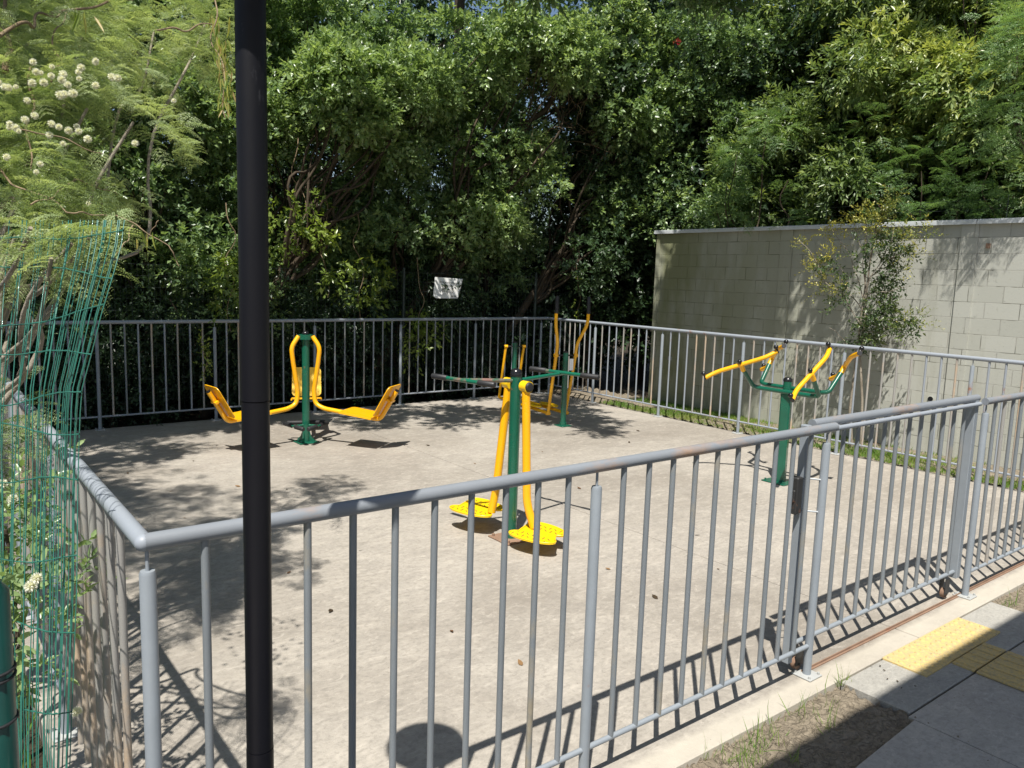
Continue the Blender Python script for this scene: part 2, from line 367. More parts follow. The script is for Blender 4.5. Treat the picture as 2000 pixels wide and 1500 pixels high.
# ------------------------------------------------------------ railings
RR=.0188; RZ=1.078; PR=.0172; BR=.0096; ZB=.135
def mesh_of(fn,name,m):
    b=MB(); fn(b); me=b.mesh(name); me.materials.append(m); return me
ME_bar=[mesh_of(lambda b:b.tube([(0,0,0),(0,0,RZ-ZB)],BR,10,cap=False),'baluster',M['bar']),mesh_of(lambda b:b.tube([(0,0,0),(0,0,RZ-ZB)],BR,10,cap=False),'baluster',M['bar_rust']),mesh_of(lambda b:b.tube([(0,0,0),(0,0,RZ-ZB)],BR,10,cap=False),'baluster',M['rail2'])]
ME_post=mesh_of(lambda b:b.tube([(0,0,0),(0,0,1.008),(0,0,1.0155)],PR,16,radii=[PR,PR,PR*.86]).cyl((0,0,1.012),(0,0,1.066),.0042,8),'post',M['post'])
def _plate(b):
    b.box((0,0,.0045),(.092,.092,.007),bev=.002)
    for x in(-1,1):
        for y in(-1,1): b.cyl((x*.034,y*.034,.006),(x*.034,y*.034,.018),.006,6)
ME_plate=mesh_of(_plate,'base_plate',M['plate'])
def railing(label,p0,p1,posts,nbar,vertfirst=None,rail_ext=(0,0),brust=.15,group='grey railings round the exercise yard',bars=None,skipends=False,railmat='rail',barmix=(0,0,1),ends=True):
    p0=V(*p0,0); p1=V(*p1,0); L=np.linalg.norm(p1-p0); d=(p1-p0)/L
    T=thing('metal_railing',tuple(p0),label,'railing',group)
    n=int(L/.25)+2
    m=MB(); m.tube([p0-d*rail_ext[0]+V(0,0,RZ),p1+d*rail_ext[1]+V(0,0,RZ)],RR,20); obj('top_rail',m,M[railmat],T)
    posts=list(posts)
    m=MB()
    for a,c in zip(posts[:-1],posts[1:]): m.tube([p0+d*(a+PR*.7)+V(0,0,ZB),p0+d*(c-PR*.7)+V(0,0,ZB)],.0098,12,cap=False)
    obj('bottom_rail',m,M['rail2'] if railmat!='rail' else M['post'],T)
    for a in posts:
        P=inst('post',ME_post,p0+d*a,T); inst('base_plate',ME_plate,p0+d*a,P)
    bl=bars if bars is not None else [a+(c-a)*(k+1)/nbar for a,c in zip(posts[:-1],posts[1:]) for k in range(nbar-1)]
    rr=random.Random(len(label))
    for a in bl:
        me=rr.choices(ME_bar,barmix)[0]; inst('baluster',me,p0+d*a+V(0,0,ZB),T,rr.random()*6)
    return T
PF=.1182; OFF=.0058
CJ=MB().sph((0,0,RZ),RR*1.0,20,14)
railing('grey front railing with rust on its top rail, from mitred corner to gate',(0,0),(2.66,0),[OFF,OFF+11*PF,OFF+22*PF],11,barmix=(12,1,0))
railing('short grey railing beyond the wheeled end of the sliding gate',(4.115,0),(6.906,0),[.021,.021+11*PF,.021+23.4*PF],11,barmix=(6,3,0))
pb=[0.0,1.119,2.257,3.394,4.532,5.669,6.807]
railing('grey back railing standing in front of the dark trees',(0,6.906),(6.906,6.906),pb,9,rail_ext=(0,RR*.6),barmix=(1,1,2),railmat='rail2')
railing('grey left railing running along the green wire mesh and bushes',(0,0),(0,6.906),[1.151*k+.12 for k in range(1,6)]+[6.80],9,bars=[.118*k for k in range(1,58) if abs((.118*k-.12)%1.151)>.05 and abs((.118*k-.12)%1.151)<1.10],rail_ext=(0,0),barmix=(1,9,0),railmat='rail2')
py=[6.906-y for y in(5.894,4.72,3.546,2.372,1.198,.024)]
railing('grey right railing between the concrete slab and the block wall',(6.906,6.906),(6.906,0),[.10]+py,9,rail_ext=(RR*.6,RR*.6),barmix=(0,3,4),railmat='rail2')
obj('corner_joint',CJ,M['rail2'],bpy.data.objects['metal_railing'])
# ------------------------------------------------------------ sliding gate
G=thing('sliding_gate',(2.53,.05,0),'grey barred sliding gate with dark lock box and small wheel','gate')
m=MB(); m.tube([(2.565,.047,1.090),(4.128,.047,1.090)],.0195,20); obj('top_rail',m,M['rail'],G)
m=MB(); m.tube([(2.70,.024,1.062),(4.118,.024,1.062)],.011,14); obj('stiffener_tube',m,M['rail2'],G)
m=MB(); m.tube([(2.52,.05,ZB),(4.12,.05,ZB)],.0105,12); obj('bottom_rail',m,M['post'],G)
m=MB(); m.box((2.527,.05,.575),(.030,.034,1.03),bev=.003); obj('stile',m,M['post'],G)
m=MB(); m.box((4.098,.05,.60),(.042,.042,1.0),bev=.003); obj('stile',m,M['post'],G)
for k in range(12):
    me=ME_bar[1] if k in(0,) else ME_bar[0]; inst('baluster',me,(2.705+k*.1180,.05,ZB),G,k)
m=MB(); m.box((2.488,.052,.80),(.040,.045,.155),bev=.004); m.box((2.466,.052,.80),(.01,.03,.05),bev=.003); lk=obj('lock_box',m,M['lock'],G)
for z in(.872,.735):
    m=MB(); m.tube(fillet([(2.515,.03,z),(2.56,.012,z-.006),(2.592,.006,z-.012)],.01),.0035,8); m.sph((2.594,.004,z-.012),.0062,8,6); obj('catch_rod',m,M['cap'],G)
for x in(3.99,2.60):
    m=MB(); m.cyl((x,.040,.036),(x,.060,.036),.026,20); W=obj('wheel',m,M['rustm'],G)
    m2=MB(); m2.box((x,.036,.075),(.05,.004,.085)); m2.box((x,.064,.075),(.05,.004,.085)); m2.cyl((x,.03,.036),(x,.07,.036),.006,8); obj('wheel_bracket',m2,M['lock'],W)
# ------------------------------------------------------------ black lamp pole
PX,PY=.134,-.298
L=thing('lamp_pole',(PX,PY,0),'black round lamp pole standing just outside the front railing','lamp pole')
def seamz(py):
    d=ray(498,py); t=((PX-CAM[0])*d[0]+(PY-CAM[1])*d[1])/(d[0]**2+d[1]**2); return CAM[2]+t*d[2]
z1,z2=seamz(1462),seamz(783)
m=MB(); m.tube([(PX,PY,-.02),(PX,PY,z1)],.0258,28); m.cyl((PX,PY,-.02),(PX,PY,.02),.07,24); obj('lower_tube',m,M['pole'],L)
m=MB(); m.tube([(PX,PY,z1+.0015),(PX,PY,z2)],.0252,28); obj('middle_tube',m,M['pole'],L)
m=MB(); m.tube([(PX,PY,z2+.0015),(PX,PY,2.27)],.0262,28); obj('upper_tube',m,M['pole'],L)
m=MB(); m.tube([(PX,PY,2.22),(PX,PY,2.235),(PX,PY,2.262),(PX,PY,2.30),(PX,PY,2.315)],.15,40,radii=[.13,.138,.138,.06,.03]); obj('lamp_head',m,M['pole'],L)
# ------------------------------------------------------------ exercise machines
def U(v): v=np.array(v,float); return v/np.linalg.norm(v)
# --- leg press with three hanging seats
C=V(2.645,5.40,0)
T=thing('leg_press_machine',tuple(C),'three seat outdoor leg press with yellow hanging seats on a green post','exercise machine','outdoor fitness machines')
m=MB(); m.tube([C+V(0,0,.0),C+V(0,0,1.02)],.036,24); obj('post',m,M['green'],T)
m=MB(); m.sph(C+V(0,0,1.055),.034,16,8,(1,1,.75)); obj('post_cap',m,M['blackg'],T)
m=MB(); m.tube([C+V(0,0,1.0),C+V(0,0,1.045)],.075,6); obj('hub',m,M['green'],T)
m=MB(); m.box(C+V(0,0,.006),(.20,.20,.01),bev=.003)
for k in range(4):
    a=k*pi/2+.7; u=V(cos(a),sin(a),0)
    m.prism([(.028,.008),(.094,.008),(.088,.03),(.055,.06),(.038,.11),(.030,.16),(.028,.16)],.006,C,u,V(0,0,1))
obj('flared_base',m,M['green'],T)
angs=[math.atan2(-.5,.37),math.radians(-173.5),math.radians(66.5)]
for ai,a in enumerate(angs):
    u=V(cos(a),sin(a),0); w_=V(-sin(a),cos(a),0); P=lambda r,z,l=0: C+u*r+V(0,0,z)+w_*l
    A=obj('seat_arm',MB().tube(fillet([P(.075,1.03),P(.150,.93),P(.135,.80),P(.085,.50),P(.10,.385),P(.19,.345),P(.78,.285),P(.945,.565)],  .05,6),.0215,14),M['yellow'],T)
    m=MB(); m.cyl(P(.05,1.022,-.025),P(.05,1.022,.025),.013,10); m.sph(P(.045,1.022,.034),.011,8,6); m.sph(P(.045,1.022,-.034),.011,8,6); obj('pivot_bolt',m,M['chrome'],A)
    # seat plate
    def rr(w,h,rad,n=5):
        o=[]
        for cx,cy,s0 in((w-rad,h-rad,0),(-w+rad,h-rad,pi/2),(-w+rad,-h+rad,pi),(w-rad,-h+rad,1.5*pi)):
            for k in range(n+1): o.append((cx+rad*cos(s0+k*pi/2/n),cy+rad*sin(s0+k*pi/2/n)))
        return o
    ux=U(P(.76,.29)-P(.40,.33)); 
    m=MB(); m.prism(rr(.165,.15,.045),.007,P(.595,.338),ux,w_); m.prism(rr(.165,.007,.003),.016,P(.595,.330,.146),ux,w_); m.prism(rr(.165,.007,.003),.016,P(.595,.330,-.146),ux,w_); obj('seat',m,M['yellow'],A)
    uy=U(P(.945,.60)-P(.775,.30))
    m=MB(); m.prism(rr(.15,.165,.045),.007,P(.850,.475),w_,uy); m.prism([(-.05,-.01),(.05,-.01),(.05,.01),(-.05,.01)],.05,P(.885,.475),w_,uy); obj('backrest',m,M['yellow'] if ai<2 else M['yellow2'],A)
    m=MB(); m.cyl(P(.94,.555),P(.952,.577),.0195,14); obj('end_cap',m,M['blackg'],A)
    # foot bar with rubber rollers
    F=obj('foot_bar',MB().tube([P(.03,.17),P(.13,.17)],.013,10).tube([P(.13,.17,-.17),P(.13,.17,.17)],.010,10),M['green'],T)
    for sgn in(-1,1): obj('rubber_roller',MB().tube([P(.13,.17,sgn*.035),P(.13,.17,sgn*.175),P(.13,.17,sgn*.182)],.021,14,radii=[.021,.021,.014]),M['black'],F)
# --- pendulum surf machine
C=V(2.61,2.09,0)
T=thing('pendulum_machine',tuple(C),'double pendulum stepper with worn green T handles and two yellow footboards','exercise machine','outdoor fitness machines')
obj('post',MB().tube([C,C+V(0,0,1.045)],.0345,28),M['green'],T)
obj('post_cap',MB().tube([C+V(0,0,1.043),C+V(0,0,1.066),C+V(0,0,1.082),C+V(0,0,1.09)],.037,24,radii=[.0375,.0375,.032,.014]),M['blackg'],T)
m=MB(); m.box(C+V(0,0,.005),(.21,.21,.009),bev=.002); P_=obj('base_plate',m,M['rustm'],T)
m=MB()
for x in(-1,1):
    for y in(-1,1): m.cyl(C+V(x*.08,y*.08,.009),C+V(x*.08,y*.08,.024),.009,6)
obj('bolt',m,M['rustm'],P_)
obj('handle_crossbar',MB().tube([V(2.255,2.15,1.030),C+V(-.03,0,1.016)],.0125,12).tube([C+V(.03,0,1.016),V(3.055,2.16,1.030)],.0125,12),M['greenr'],T)
for (a,b2) in((V(2.185,2.37,1.032),V(2.292,1.885,1.032)),(V(2.965,2.38,1.040),V(3.095,1.865,1.036))):
    H=obj('handlebar',MB().tube([a,b2],.0125,14),M['greenr'],T); d=b2-a
    for p,q in((a-d*.01,a+d*.24),(b2-d*.24,b2+d*.012)): 
        obj('grip',MB().tube([p,p+(q-p)*.02,q-(q-p)*.03,q],.0172,16,radii=[.0172]*3+[.011]),M['black'],H)
def board(cx,cy,z,rot,mb,mslots):
    # two joined foot ovals
    ca,sa=cos(rot),sin(rot)
    ux=V(ca,sa,0); uy=V(-sa,ca,0); o=V(cx,cy,z)
    out=[]
    def oval(ox,oy,a,b3,tilt,t0,t1,n=16):
        for k in range(n+1):
            t=t0+(t1-t0)*k/n; x=a*cos(t); y=b3*sin(t); out.append((ox+x*cos(tilt)-y*sin(tilt),oy+x*sin(tilt)+y*cos(tilt)))
    oval(.094,.015,.070,.165,-.16,-2.25,2.1); oval(-.094,-.015,.070,.165,.10,pi-2.25,pi+2.1)
    mb.prism(out,.007,o,ux,uy)
    # rim
    ring=[o+ux*x*.985+uy*y*.985+V(0,0,.006) for x,y in out]; mb.tube(ring+[ring[0]],.0045,6,cap=False)
    for sx in(-1,1):
        for k in range(7):
            yy=-.12+.04*k
            for dx in(-.028,.022):
                p=o+ux*(sx*.088+dx)+uy*yy+V(0,0,.0038); an=.6 if (k+int(dx>0))%2 else -.5
                q=U(ux*cos(an)+uy*sin(an)*.9+uy*.6); mslots.append((p-q*.016,p+q*.016))
for sg,(bx,by,bz),col,py_ in((1,(2.555,2.375,.135),M['yellow'],.088),(-1,(2.645,1.850,.095),M['yellow'],-.088)):
    pz=.975
    yb=by-sg*.03; q0=onz(969,955,.30) if sg>0 else onz(1029,985,.25); q1=onz(960,1000,bz+.012) if sg>0 else onz(1043,1030,bz+.012); pts=[C+V(.012,py_,pz),q0,q1]
    A=obj('swing_arm',MB().tube(fillet(pts,.07,7),.0262,20),col,T)
    obj('bearing',MB().cyl(C+V(.012,py_-sg*.030,pz+.012),C+V(.012,py_+sg*.030,pz+.012),.035,24),M['yellow2'],A)
    obj('bearing_cap',MB().tube([C+V(.012,py_+sg*.030,pz+.012),C+V(.012,py_+sg*.038,pz+.012),C+V(.012,py_+sg*.042,pz+.012)],.03,20,radii=[.031,.029,.018]),M['black'],A)
    mb=MB(); ms=[]; board(bx,by,bz,.22,mb,ms); B=obj('footboard',mb,M['yellow2'],A); [obj('tread_slot',MB().tube(list(e),.0022,6),M['lock'],B) for e in ms]
obj('axle',MB().cyl(C+V(.012,-.06,.987),C+V(.012,.06,.987),.016,14),M['chrome'],T)
# --- walking trainer (two posts, linked arms)
A1=V(5.455,4.835,0); A2=V(5.565,5.905,0); lat=U(V(.206,-.076,0)); fwd=U(A2-A1)
T=thing('walking_trainer',tuple(A1),'yellow walking trainer with tall black gripped levers between two green posts','exercise machine','outdoor fitness machines')
for Q,zt in((A1,.835),(A2,.85)):
    P_=obj('post',MB().tube([Q,Q+V(0,0,zt)],.031,20),M['green'],T); obj('post_cap',MB().sph(Q+V(0,0,zt),.033,16,8,(1,1,.5)),M['blackg'],P_)
    obj('base_flange',MB().box(Q+V(0,0,.005),(.15,.15,.01),bev=.002).cyl(Q,Q+V(0,0,.04),.04,16),M['green'],P_)
    obj('axle',MB().cyl(Q-lat*.14+V(0,0,.80),Q+lat*.14+V(0,0,.80),.009,10),M['black'],P_)
obj('instruction_plate',MB().box(A1+lat*.045+V(0,0,.70)-fwd*.04,(.045,.004,.13),rot=np.array([lat,fwd,V(0,0,1)]).T),M['white'],T)
for sg in(-1,1):
    o=A1+lat*.115*sg
    def F(x,f_,z): return A1+lat*(.115*sg+sg*x)+fwd*f_+V(0,0,z)
    low=V(0,0,0)
    A=obj('lever_arm',MB().tube(fillet([F(-.01,.13,.125),F(0,0,.80),F(0,-.02,.93),F(.075,-.09,1.16),F(.07,-.095,1.44)],.07,6),.018,14),M['yellow'],T)
    obj('grip',MB().tube([F(.072,-.094,1.27),F(.07,-.095,1.445),F(.07,-.095,1.458)],.021,14,radii=[.021,.021,.014]).sph(F(.095,-.094,1.285),.008,8,6),M['black'],A)
    obj('pivot_collar',MB().cyl(F(-.02,0,.80),F(.025,0,.80),.021,14),M['yellow'],A)
    obj('lower_joint',MB().cyl(F(-.03,.125,.125),F(.02,.125,.125),.021,14),M['yellow'],A)
    o2=A2+lat*.115*sg; zr=.80
    obj('rear_lever',MB().tube([o2+V(0,0,zr),o2+fwd*.13+V(0,0,.145)],.0165,12).cyl(o2+V(0,0,zr)-lat*.02,o2+V(0,0,zr)+lat*.02,.021,14),M['yellow'],T)
    B=obj('foot_beam',MB().tube([F(-.015,.13,.125),o2-lat*sg*.015+fwd*.13+V(0,0,.14)],.020,12),M['yellow'],T)
    mid=(A1+A2)/2+lat*sg*.10+fwd*-.08
    m=MB(); n=24; m.prism([(.055*cos(2*pi*k/n),.16*sin(2*pi*k/n)) for k in range(n)],.008,mid+V(0,0,.165),lat,fwd)
    ring=[mid+lat*.055*cos(2*pi*k/n)+fwd*.16*sin(2*pi*k/n)+V(0,0,.175) for k in range(n+1)]; m.tube(ring,.007,6,cap=False); obj('footplate',m,M['yellow2'],B)
# --- four arm upper limb turner
C=V(5.43,2.02,0)
T=thing('arm_turner_machine',tuple(C),'green square post machine with four yellow turning hand levers','exercise machine','outdoor fitness machines')
R45=np.array([[cos(.35),-sin(.35),0],[sin(.35),cos(.35),0],[0,0,1]])
obj('post',MB().box(C+V(0,0,.385),(.082,.082,.77),rot=R45,bev=.010).tube([C+V(0,0,.76),C+V(0,0,.865)],.035,24),M['green'],T)
obj('post_cap',MB().tube([C+V(0,0,.862),C+V(0,0,.880),C+V(0,0,.893)],.038,24,radii=[.038,.038,.02]),M['blackg'],T)
m=MB(); m.box(C+V(0,0,.006),(.22,.22,.01),bev=.003)
for x in(-1,1):
    for y in(-1,1): m.cyl(C+V(x*.085,y*.085,.01),C+V(x*.085,y*.085,.028),.009,6)
obj('base_plate',m,M['green'],T)
def side(sx,ends,z0,x0,dz):
    y0,y1=ends
    pts=[V(x0+sx*.16,y1+.02,z0+dz),V(x0+sx*.02,y1,z0+.01),V(x0,y1-.05,z0),V(x0,y0+.05,z0),V(x0+sx*.02,y0,z0+.01),V(x0+sx*.16,y0-.02,z0+dz)]
    o=obj('bent_tube',MB().tube(fillet(pts,.09,8),.0185,16),M['green'],T); return pts[0],pts[-1]
ax_l=U(V(-.6,0,.8)); ax_r=U(V(.6,0,.8))
eA=side(-1,(1.69,2.305),.775,5.385,.165); eB=side(1,(1.685,2.32),.80,5.475,.175)
def lever(c,axis,al,be,e2,Lh=.31):
    e1=V(0,1,0); v=U(e1*al+e2*be); q=U(np.cross(axis,v))
    hub=c+axis*.045
    P=obj('turning_lever',MB().tube(fillet([hub-v*Lh-q*.035,hub-v*(Lh*.68),hub+v*(Lh*.68),hub+v*Lh+q*.035],.06,6),.0185,16).cyl(c-axis*.02,hub,.021,14),M['yellow'],T)
    obj('hub_knob',MB().sph(hub+axis*.034,.019,14,10),M['blackg'],P)
    for s in(-1,1):
        e=hub+v*s*Lh+q*s*.035
        obj('grip_knob',MB().cyl(e,e+axis*.035,.007,8).sph(e+axis*.045,.020,14,10),M['blackg'],P)
        obj('end_cap',MB().cyl(e-v*s*.002,e+v*s*.008,.0195,14),M['blackg'],P)
lever(eA[0],ax_l,-.506,.383,V(.8,0,.6)); lever(eA[1],ax_l,-.046,.60,V(.8,0,.6))
lever(eB[0],ax_r,.413,.516,V(.8,0,-.6)); lever(eB[1],ax_r,.40,.53,V(.8,0,-.6))
# ------------------------------------------------------------ block wall
WX=7.84
Wt=thing('block_wall',(WX,3,0),'painted grey green concrete block wall with metal cap, mossy at its far end','wall')
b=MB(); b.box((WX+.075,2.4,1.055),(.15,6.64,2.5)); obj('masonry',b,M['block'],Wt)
for y in(3.72,1.72,5.70):
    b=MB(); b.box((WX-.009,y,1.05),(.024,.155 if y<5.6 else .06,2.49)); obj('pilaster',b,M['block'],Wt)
b=MB()
for y0,y1 in((-.92,1.655),(1.66,3.79),(3.795,5.76)): b.box((WX+.07,(y0+y1)/2,2.322),(.235,y1-y0,.022),bev=.003); b.box((WX-.048,(y0+y1)/2,2.302),(.004,y1-y0,.03))
obj('cap',b,M['cap'],Wt)
b=MB(); b.tube([onx(1817,779,WX-.05),onx(1817,779,WX+.02)],.024,16,cap=False); obj('drain_pipe',b,M['cap'],Wt)
b=MB(); b.tube([onx(1817,779,WX-.012),onx(1817,779,WX-.006)],.0235,16); obj('pipe_bore',b,M['lock'],Wt)
b=MB(); b.box(onx(1308,700,WX-.004),(.008,.06,.05)); obj('junction_box',b,M['plate'],Wt)
b=MB(); b.box(onx(1930,480,WX-.01),(.02,.035,.045)); obj('rusty_bracket',b,M['rustm'],Wt)
E=thing('wire_strand_fence',(WX+.07,3,2.33),'thin wires on small rods along the top of the block wall','wire fence')
for y in(1.45,3.3,5.2): obj('rod',MB().tube([(WX+.07,y,2.33),(WX+.07,y,2.56)],.003,6),M['wiredark'],E)
for z in(2.44,2.53): obj('wire',MB().tube([(WX+.064,y,z-.01*sin((y+1)*1.7)**2) for y in np.linspace(-.9,5.6,14)],.0008,4),M['wiredark'],E)
# wire fence behind the back railing and the white notice on it
Fn=thing('wire_mesh_fence',(4,7.22,0),'dark thin wire mesh fence on posts hidden behind the back railing','wire fence')
for px in(788,1045,470,1290): 
    p=ony(px,600,7.22); obj('post',MB().tube([(p[0],7.22,-.1),(p[0],7.22,1.72)],.018,10),M['wiredark'],Fn)
m=MB()
for x in np.arange(.2,7.8,.055): m.tube([(x,7.215,.05),(x,7.215,1.68)],.0014,4,cap=False)
for z in np.arange(.1,1.7,.12): m.tube([(.2,7.215,z),(7.8,7.215,z)],.0016,4,cap=False)
obj('wire_panel',m,M['wiredark'],Fn)
Y=7.12; P4=[ony(850,541,Y),ony(904,545,Y),ony(894,583,Y-.03),ony(852,582.5,Y-.03),ony(846,578,Y-.02)]
m=MB(); n5=len(P4); m.add([p for p in P4]+[p+V(0,.006,0) for p in P4],[tuple(range(n5)),tuple(range(n5,2*n5))[::-1]]+[(i,n5+i,n5+(i+1)%n5,(i+1)%n5) for i in range(n5)])
Sg=obj('notice_sheet',m,M['white']); tag(Sg,'white plastic notice with small black lettering hanging crooked in the dark trees','notice')
def text(s,px,py,h,y,parent,ang=-4):
    cu=bpy.data.curves.new('lettering','FONT'); cu.body=s; cu.size=h; cu.extrude=.0006; cu.align_x='CENTER'
    o=bpy.data.objects.new('tmp',cu); COL.objects.link(o); bpy.context.view_layer.update()
    me=bpy.data.meshes.new_from_object(o.evaluated_get(bpy.context.evaluated_depsgraph_get())); bpy.data.objects.remove(o)
    me.materials.clear(); me.materials.append(M['ink'])
    q=bpy.data.objects.new('lettering',me); COL.objects.link(q); q.parent=parent; p=ony(px,py,y); q.location=p; q.rotation_euler=(radians(90),radians(-ang),0); ORG[q.name]=p
text('Estacionamento Terreno A',876,553,.026,Y-.012,Sg); text('Clara Roy Gibbon',872,558.5,.026,Y-.016,Sg)
text('Tel. fixo nº 1122 1250',874,570.5,.020,Y-.026,Sg); text('W HDI',886,580,.026,Y-.034,Sg)
# ------------------------------------------------------------ canopy of the building behind the camera (casts the shade on the pavement)
Hc=3.4; yc=-.345-.351*Hc
K=thing('entrance_canopy',(3,yc-2,0),'flat concrete entrance canopy behind the viewer shading the pavement','canopy')
b=MB(); b.box((6,yc-1.25,Hc+.12),(16,2.5,.24)); obj('roof_slab',b,M['walk2'],K)
for x in(-1.6,5.5,11.5): obj('column',MB().box((x,yc-2.2,Hc/2),(.25,.25,Hc)),M['walk2'],K)

# ------------------------------------------------------------ foliage
def nrm(a): return a/np.maximum(np.linalg.norm(a,axis=-1,keepdims=True),1e-9)
def leafmesh(name,P,D,N,L,W,tone,six=False,curl=.12):
    # P base points, D long axes, N face normals: one folded blade per leaf
    n=len(P); D=nrm(D); Sd=nrm(np.cross(D,N)); N=nrm(np.cross(Sd,D)); L=L[:,None]; W=W[:,None]
    if six:
        pts=[P, P+D*L*.30+Sd*W*.5+N*W*.12, P+D*L*.66+Sd*W*.42+N*(W*.10-L*curl*.4), P+D*L-N*L*curl, P+D*L*.66-Sd*W*.42+N*(W*.10-L*curl*.4), P+D*L*.30-Sd*W*.5+N*W*.12]
        k=6; F=np.array([[0,1,2,3],[0,3,4,5]])
        v=np.stack(pts,1).reshape(-1,3); f=(F[None]+(np.arange(n)*k)[:,None,None]).reshape(-1); fs=4
    else:
        pts=[P, P+D*L*.48+Sd*W*.5+N*W*.12, P+D*L-N*L*curl, P+D*L*.48-Sd*W*.5+N*W*.12]
        k=4; F=np.array([[0,1,2],[0,2,3]]); v=np.stack(pts,1).reshape(-1,3); f=(F[None]+(np.arange(n)*k)[:,None,None]).reshape(-1); fs=3
    me=bpy.data.meshes.new(name); nf=len(f)//fs
    me.vertices.add(len(v)); me.vertices.foreach_set('co',v.astype(np.float32).ravel())
    me.loops.add(len(f)); me.loops.foreach_set('vertex_index',f.astype(np.int32))
    me.polygons.add(nf); me.polygons.foreach_set('loop_start',(np.arange(nf)*fs).astype(np.int32)); 
    me.update(calc_edges=True)
    a=me.attributes.new('tone','FLOAT','POINT'); a.data.foreach_set('value',np.repeat(tone,k).astype(np.float32)); return me
def hashn(P,s,seed):
    # smooth lumpy field from summed sines
    r=np.random.default_rng(seed); o=0
    for i in range(5):
        k=nrm(r.normal(size=3))*s*(1+.6*i); o=o+np.sin(P@k+r.random()*6.28)/(1+.4*i)
    return o/2.6
def crown_points(blobs,n,seed,lump=.22,skin=.45):
    r=np.random.default_rng(seed); B=np.array(blobs,float); c=B[:,:3]; R=B[:,3:6]
    w=(R.prod(1))**(2/3); idx=r.choice(len(B),n,p=w/w.sum()); d=nrm(r.normal(size=(n,3)))
    rad=1-skin*r.random(n)**1.6
    P=c[idx]+d*R[idx]*rad[:,None]; P=P+d*R[idx]*lump*hashn(P,5.,seed)[:,None]
    return P,d,idx
def spray(name,blobs,ntw,seed,Lf=.06,Wf=.026,k=10,tw=.16,up=.25,droop=0.,mat=None,parent=None,tonemu=.4,six=False,gap=.1,side=.8,skin=.45,lump=.22,keep=None,tv=.2):
    r=np.random.default_rng(seed+99); P,d,idx=crown_points(blobs,ntw,seed,lump,skin)
    g=hashn(P,3.2,seed+5); ok=g>(-1+gap*2)
    if keep is not None: ok&=keep(P)
    P=P[ok]; d=d[ok]; g=g[ok]; n=len(P)
    T=nrm(d*.8+V(0,0,up)+.45*r.normal(size=(n,3))-V(0,0,droop))
    A=nrm(np.cross(T,r.normal(size=(n,3)))); B=np.cross(T,A)
    t=(np.arange(k)+.5)/k; ph=r.random(n)*6.28
    tl=tw*(.6+.8*r.random(n))
    pos=P[:,None,:]+T[:,None,:]*(t[None,:,None]*tl[:,None,None])
    pos=pos-V(0,0,1)*(t[None,:,None]**2*tl[:,None,None]*.35*(1+droop))
    an=ph[:,None]+np.arange(k)[None]*2.4
    Sd=A[:,None]*np.cos(an)[...,None]+B[:,None]*np.sin(an)[...,None]
    D=T[:,None]*(.35+.7*t[None,:,None]**2)+Sd*side*(1.05-.5*t[None,:,None])+.18*r.normal(size=Sd.shape)-V(0,0,droop*.5)
    Nn=V(0,0,1)*.9+T[:,None]*.5+.45*r.normal(size=Sd.shape)
    sz=(.65+.6*r.random((n,k)))*(1.1-.35*np.abs(t-.45))[None]
    tone=np.clip(tonemu+.22*g[:,None]+tv*(r.random((n,1))-.5)+.25*(r.random((n,k))-.5)+.18*(t[None]**3),0,1)
    me=leafmesh(name,pos.reshape(-1,3)-ORG[parent.name],D.reshape(-1,3),Nn.reshape(-1,3),(Lf*sz).ravel(),(Wf*sz).ravel(),tone.ravel(),six)
    return obj(name,me,mat,parent),P,T
def frondmesh(name,P,T,Nn,scale,seed,mat,parent,pairs=6,lf=9,tone=.5,lw=.34):
    # bipinnate fronds: stalk, paired side stalks, rows of narrow leaflets
    r=np.random.default_rng(seed); n=len(P); T=nrm(T); Sd=nrm(np.cross(T,Nn)); N=nrm(np.cross(Sd,T)); sc=scale[:,None]
    PP=[];DD=[];NN=[];LL=[];TT=[]
    for i in range(pairs):
        t=(i+1.2)/(pairs+.7)
        base=P+T*sc*t-V(0,0,1)*sc*.35*t*t
        for s in(-1,1):
            pd=nrm(T*.45+Sd*s+N*.05-V(0,0,.25)); pl=sc*.42*(1-.45*abs(t-.5))
            for j in range(lf):
                u=(j+.7)/lf; q=base+pd*pl*u-V(0,0,1)*pl*.18*u*u
                ll=sc[:,0]*.105*(1-.4*u)
                for s2 in(-1,1):
                    d2=nrm(np.cross(N,pd))*s2+pd*.45+.1*r.normal(size=pd.shape)
                    PP.append(q);DD.append(d2);NN.append(N+.35*r.normal(size=N.shape));LL.append(ll);TT.append(np.full(n,tone)+.0)
    base_t=r.random(n)*.5-.25
    tone=np.clip(np.concatenate([x+base_t for x in TT])+.12*(r.random(len(TT)*n)-.5),0,1); L=np.concatenate(LL)
    me=leafmesh(name,np.concatenate(PP)-ORG[parent.name],np.concatenate(DD),np.concatenate(NN),L,L*lw,tone,False,.05)
    return obj(name,me,mat,parent)
def limb(m,a,b,r0,r1,seed,n=6,wob=.06):
    r=np.random.default_rng(seed); a=V(*a);b=V(*b); P=[a+(b-a)*t+wob*np.linalg.norm(b-a)*sin(pi*t)*r.normal(size=3) if 0<t<1 else a+(b-a)*t for t in np.linspace(0,1,n)]
    for _ in range(2):
        Q=[P[0]]
        for i in range(len(P)-1): Q+=[P[i]*.75+P[i+1]*.25,P[i]*.25+P[i+1]*.75]
        P=Q+[P[-1]]
    m.tube(P,r0,6,radii=np.linspace(r0,r1,len(P))); return P
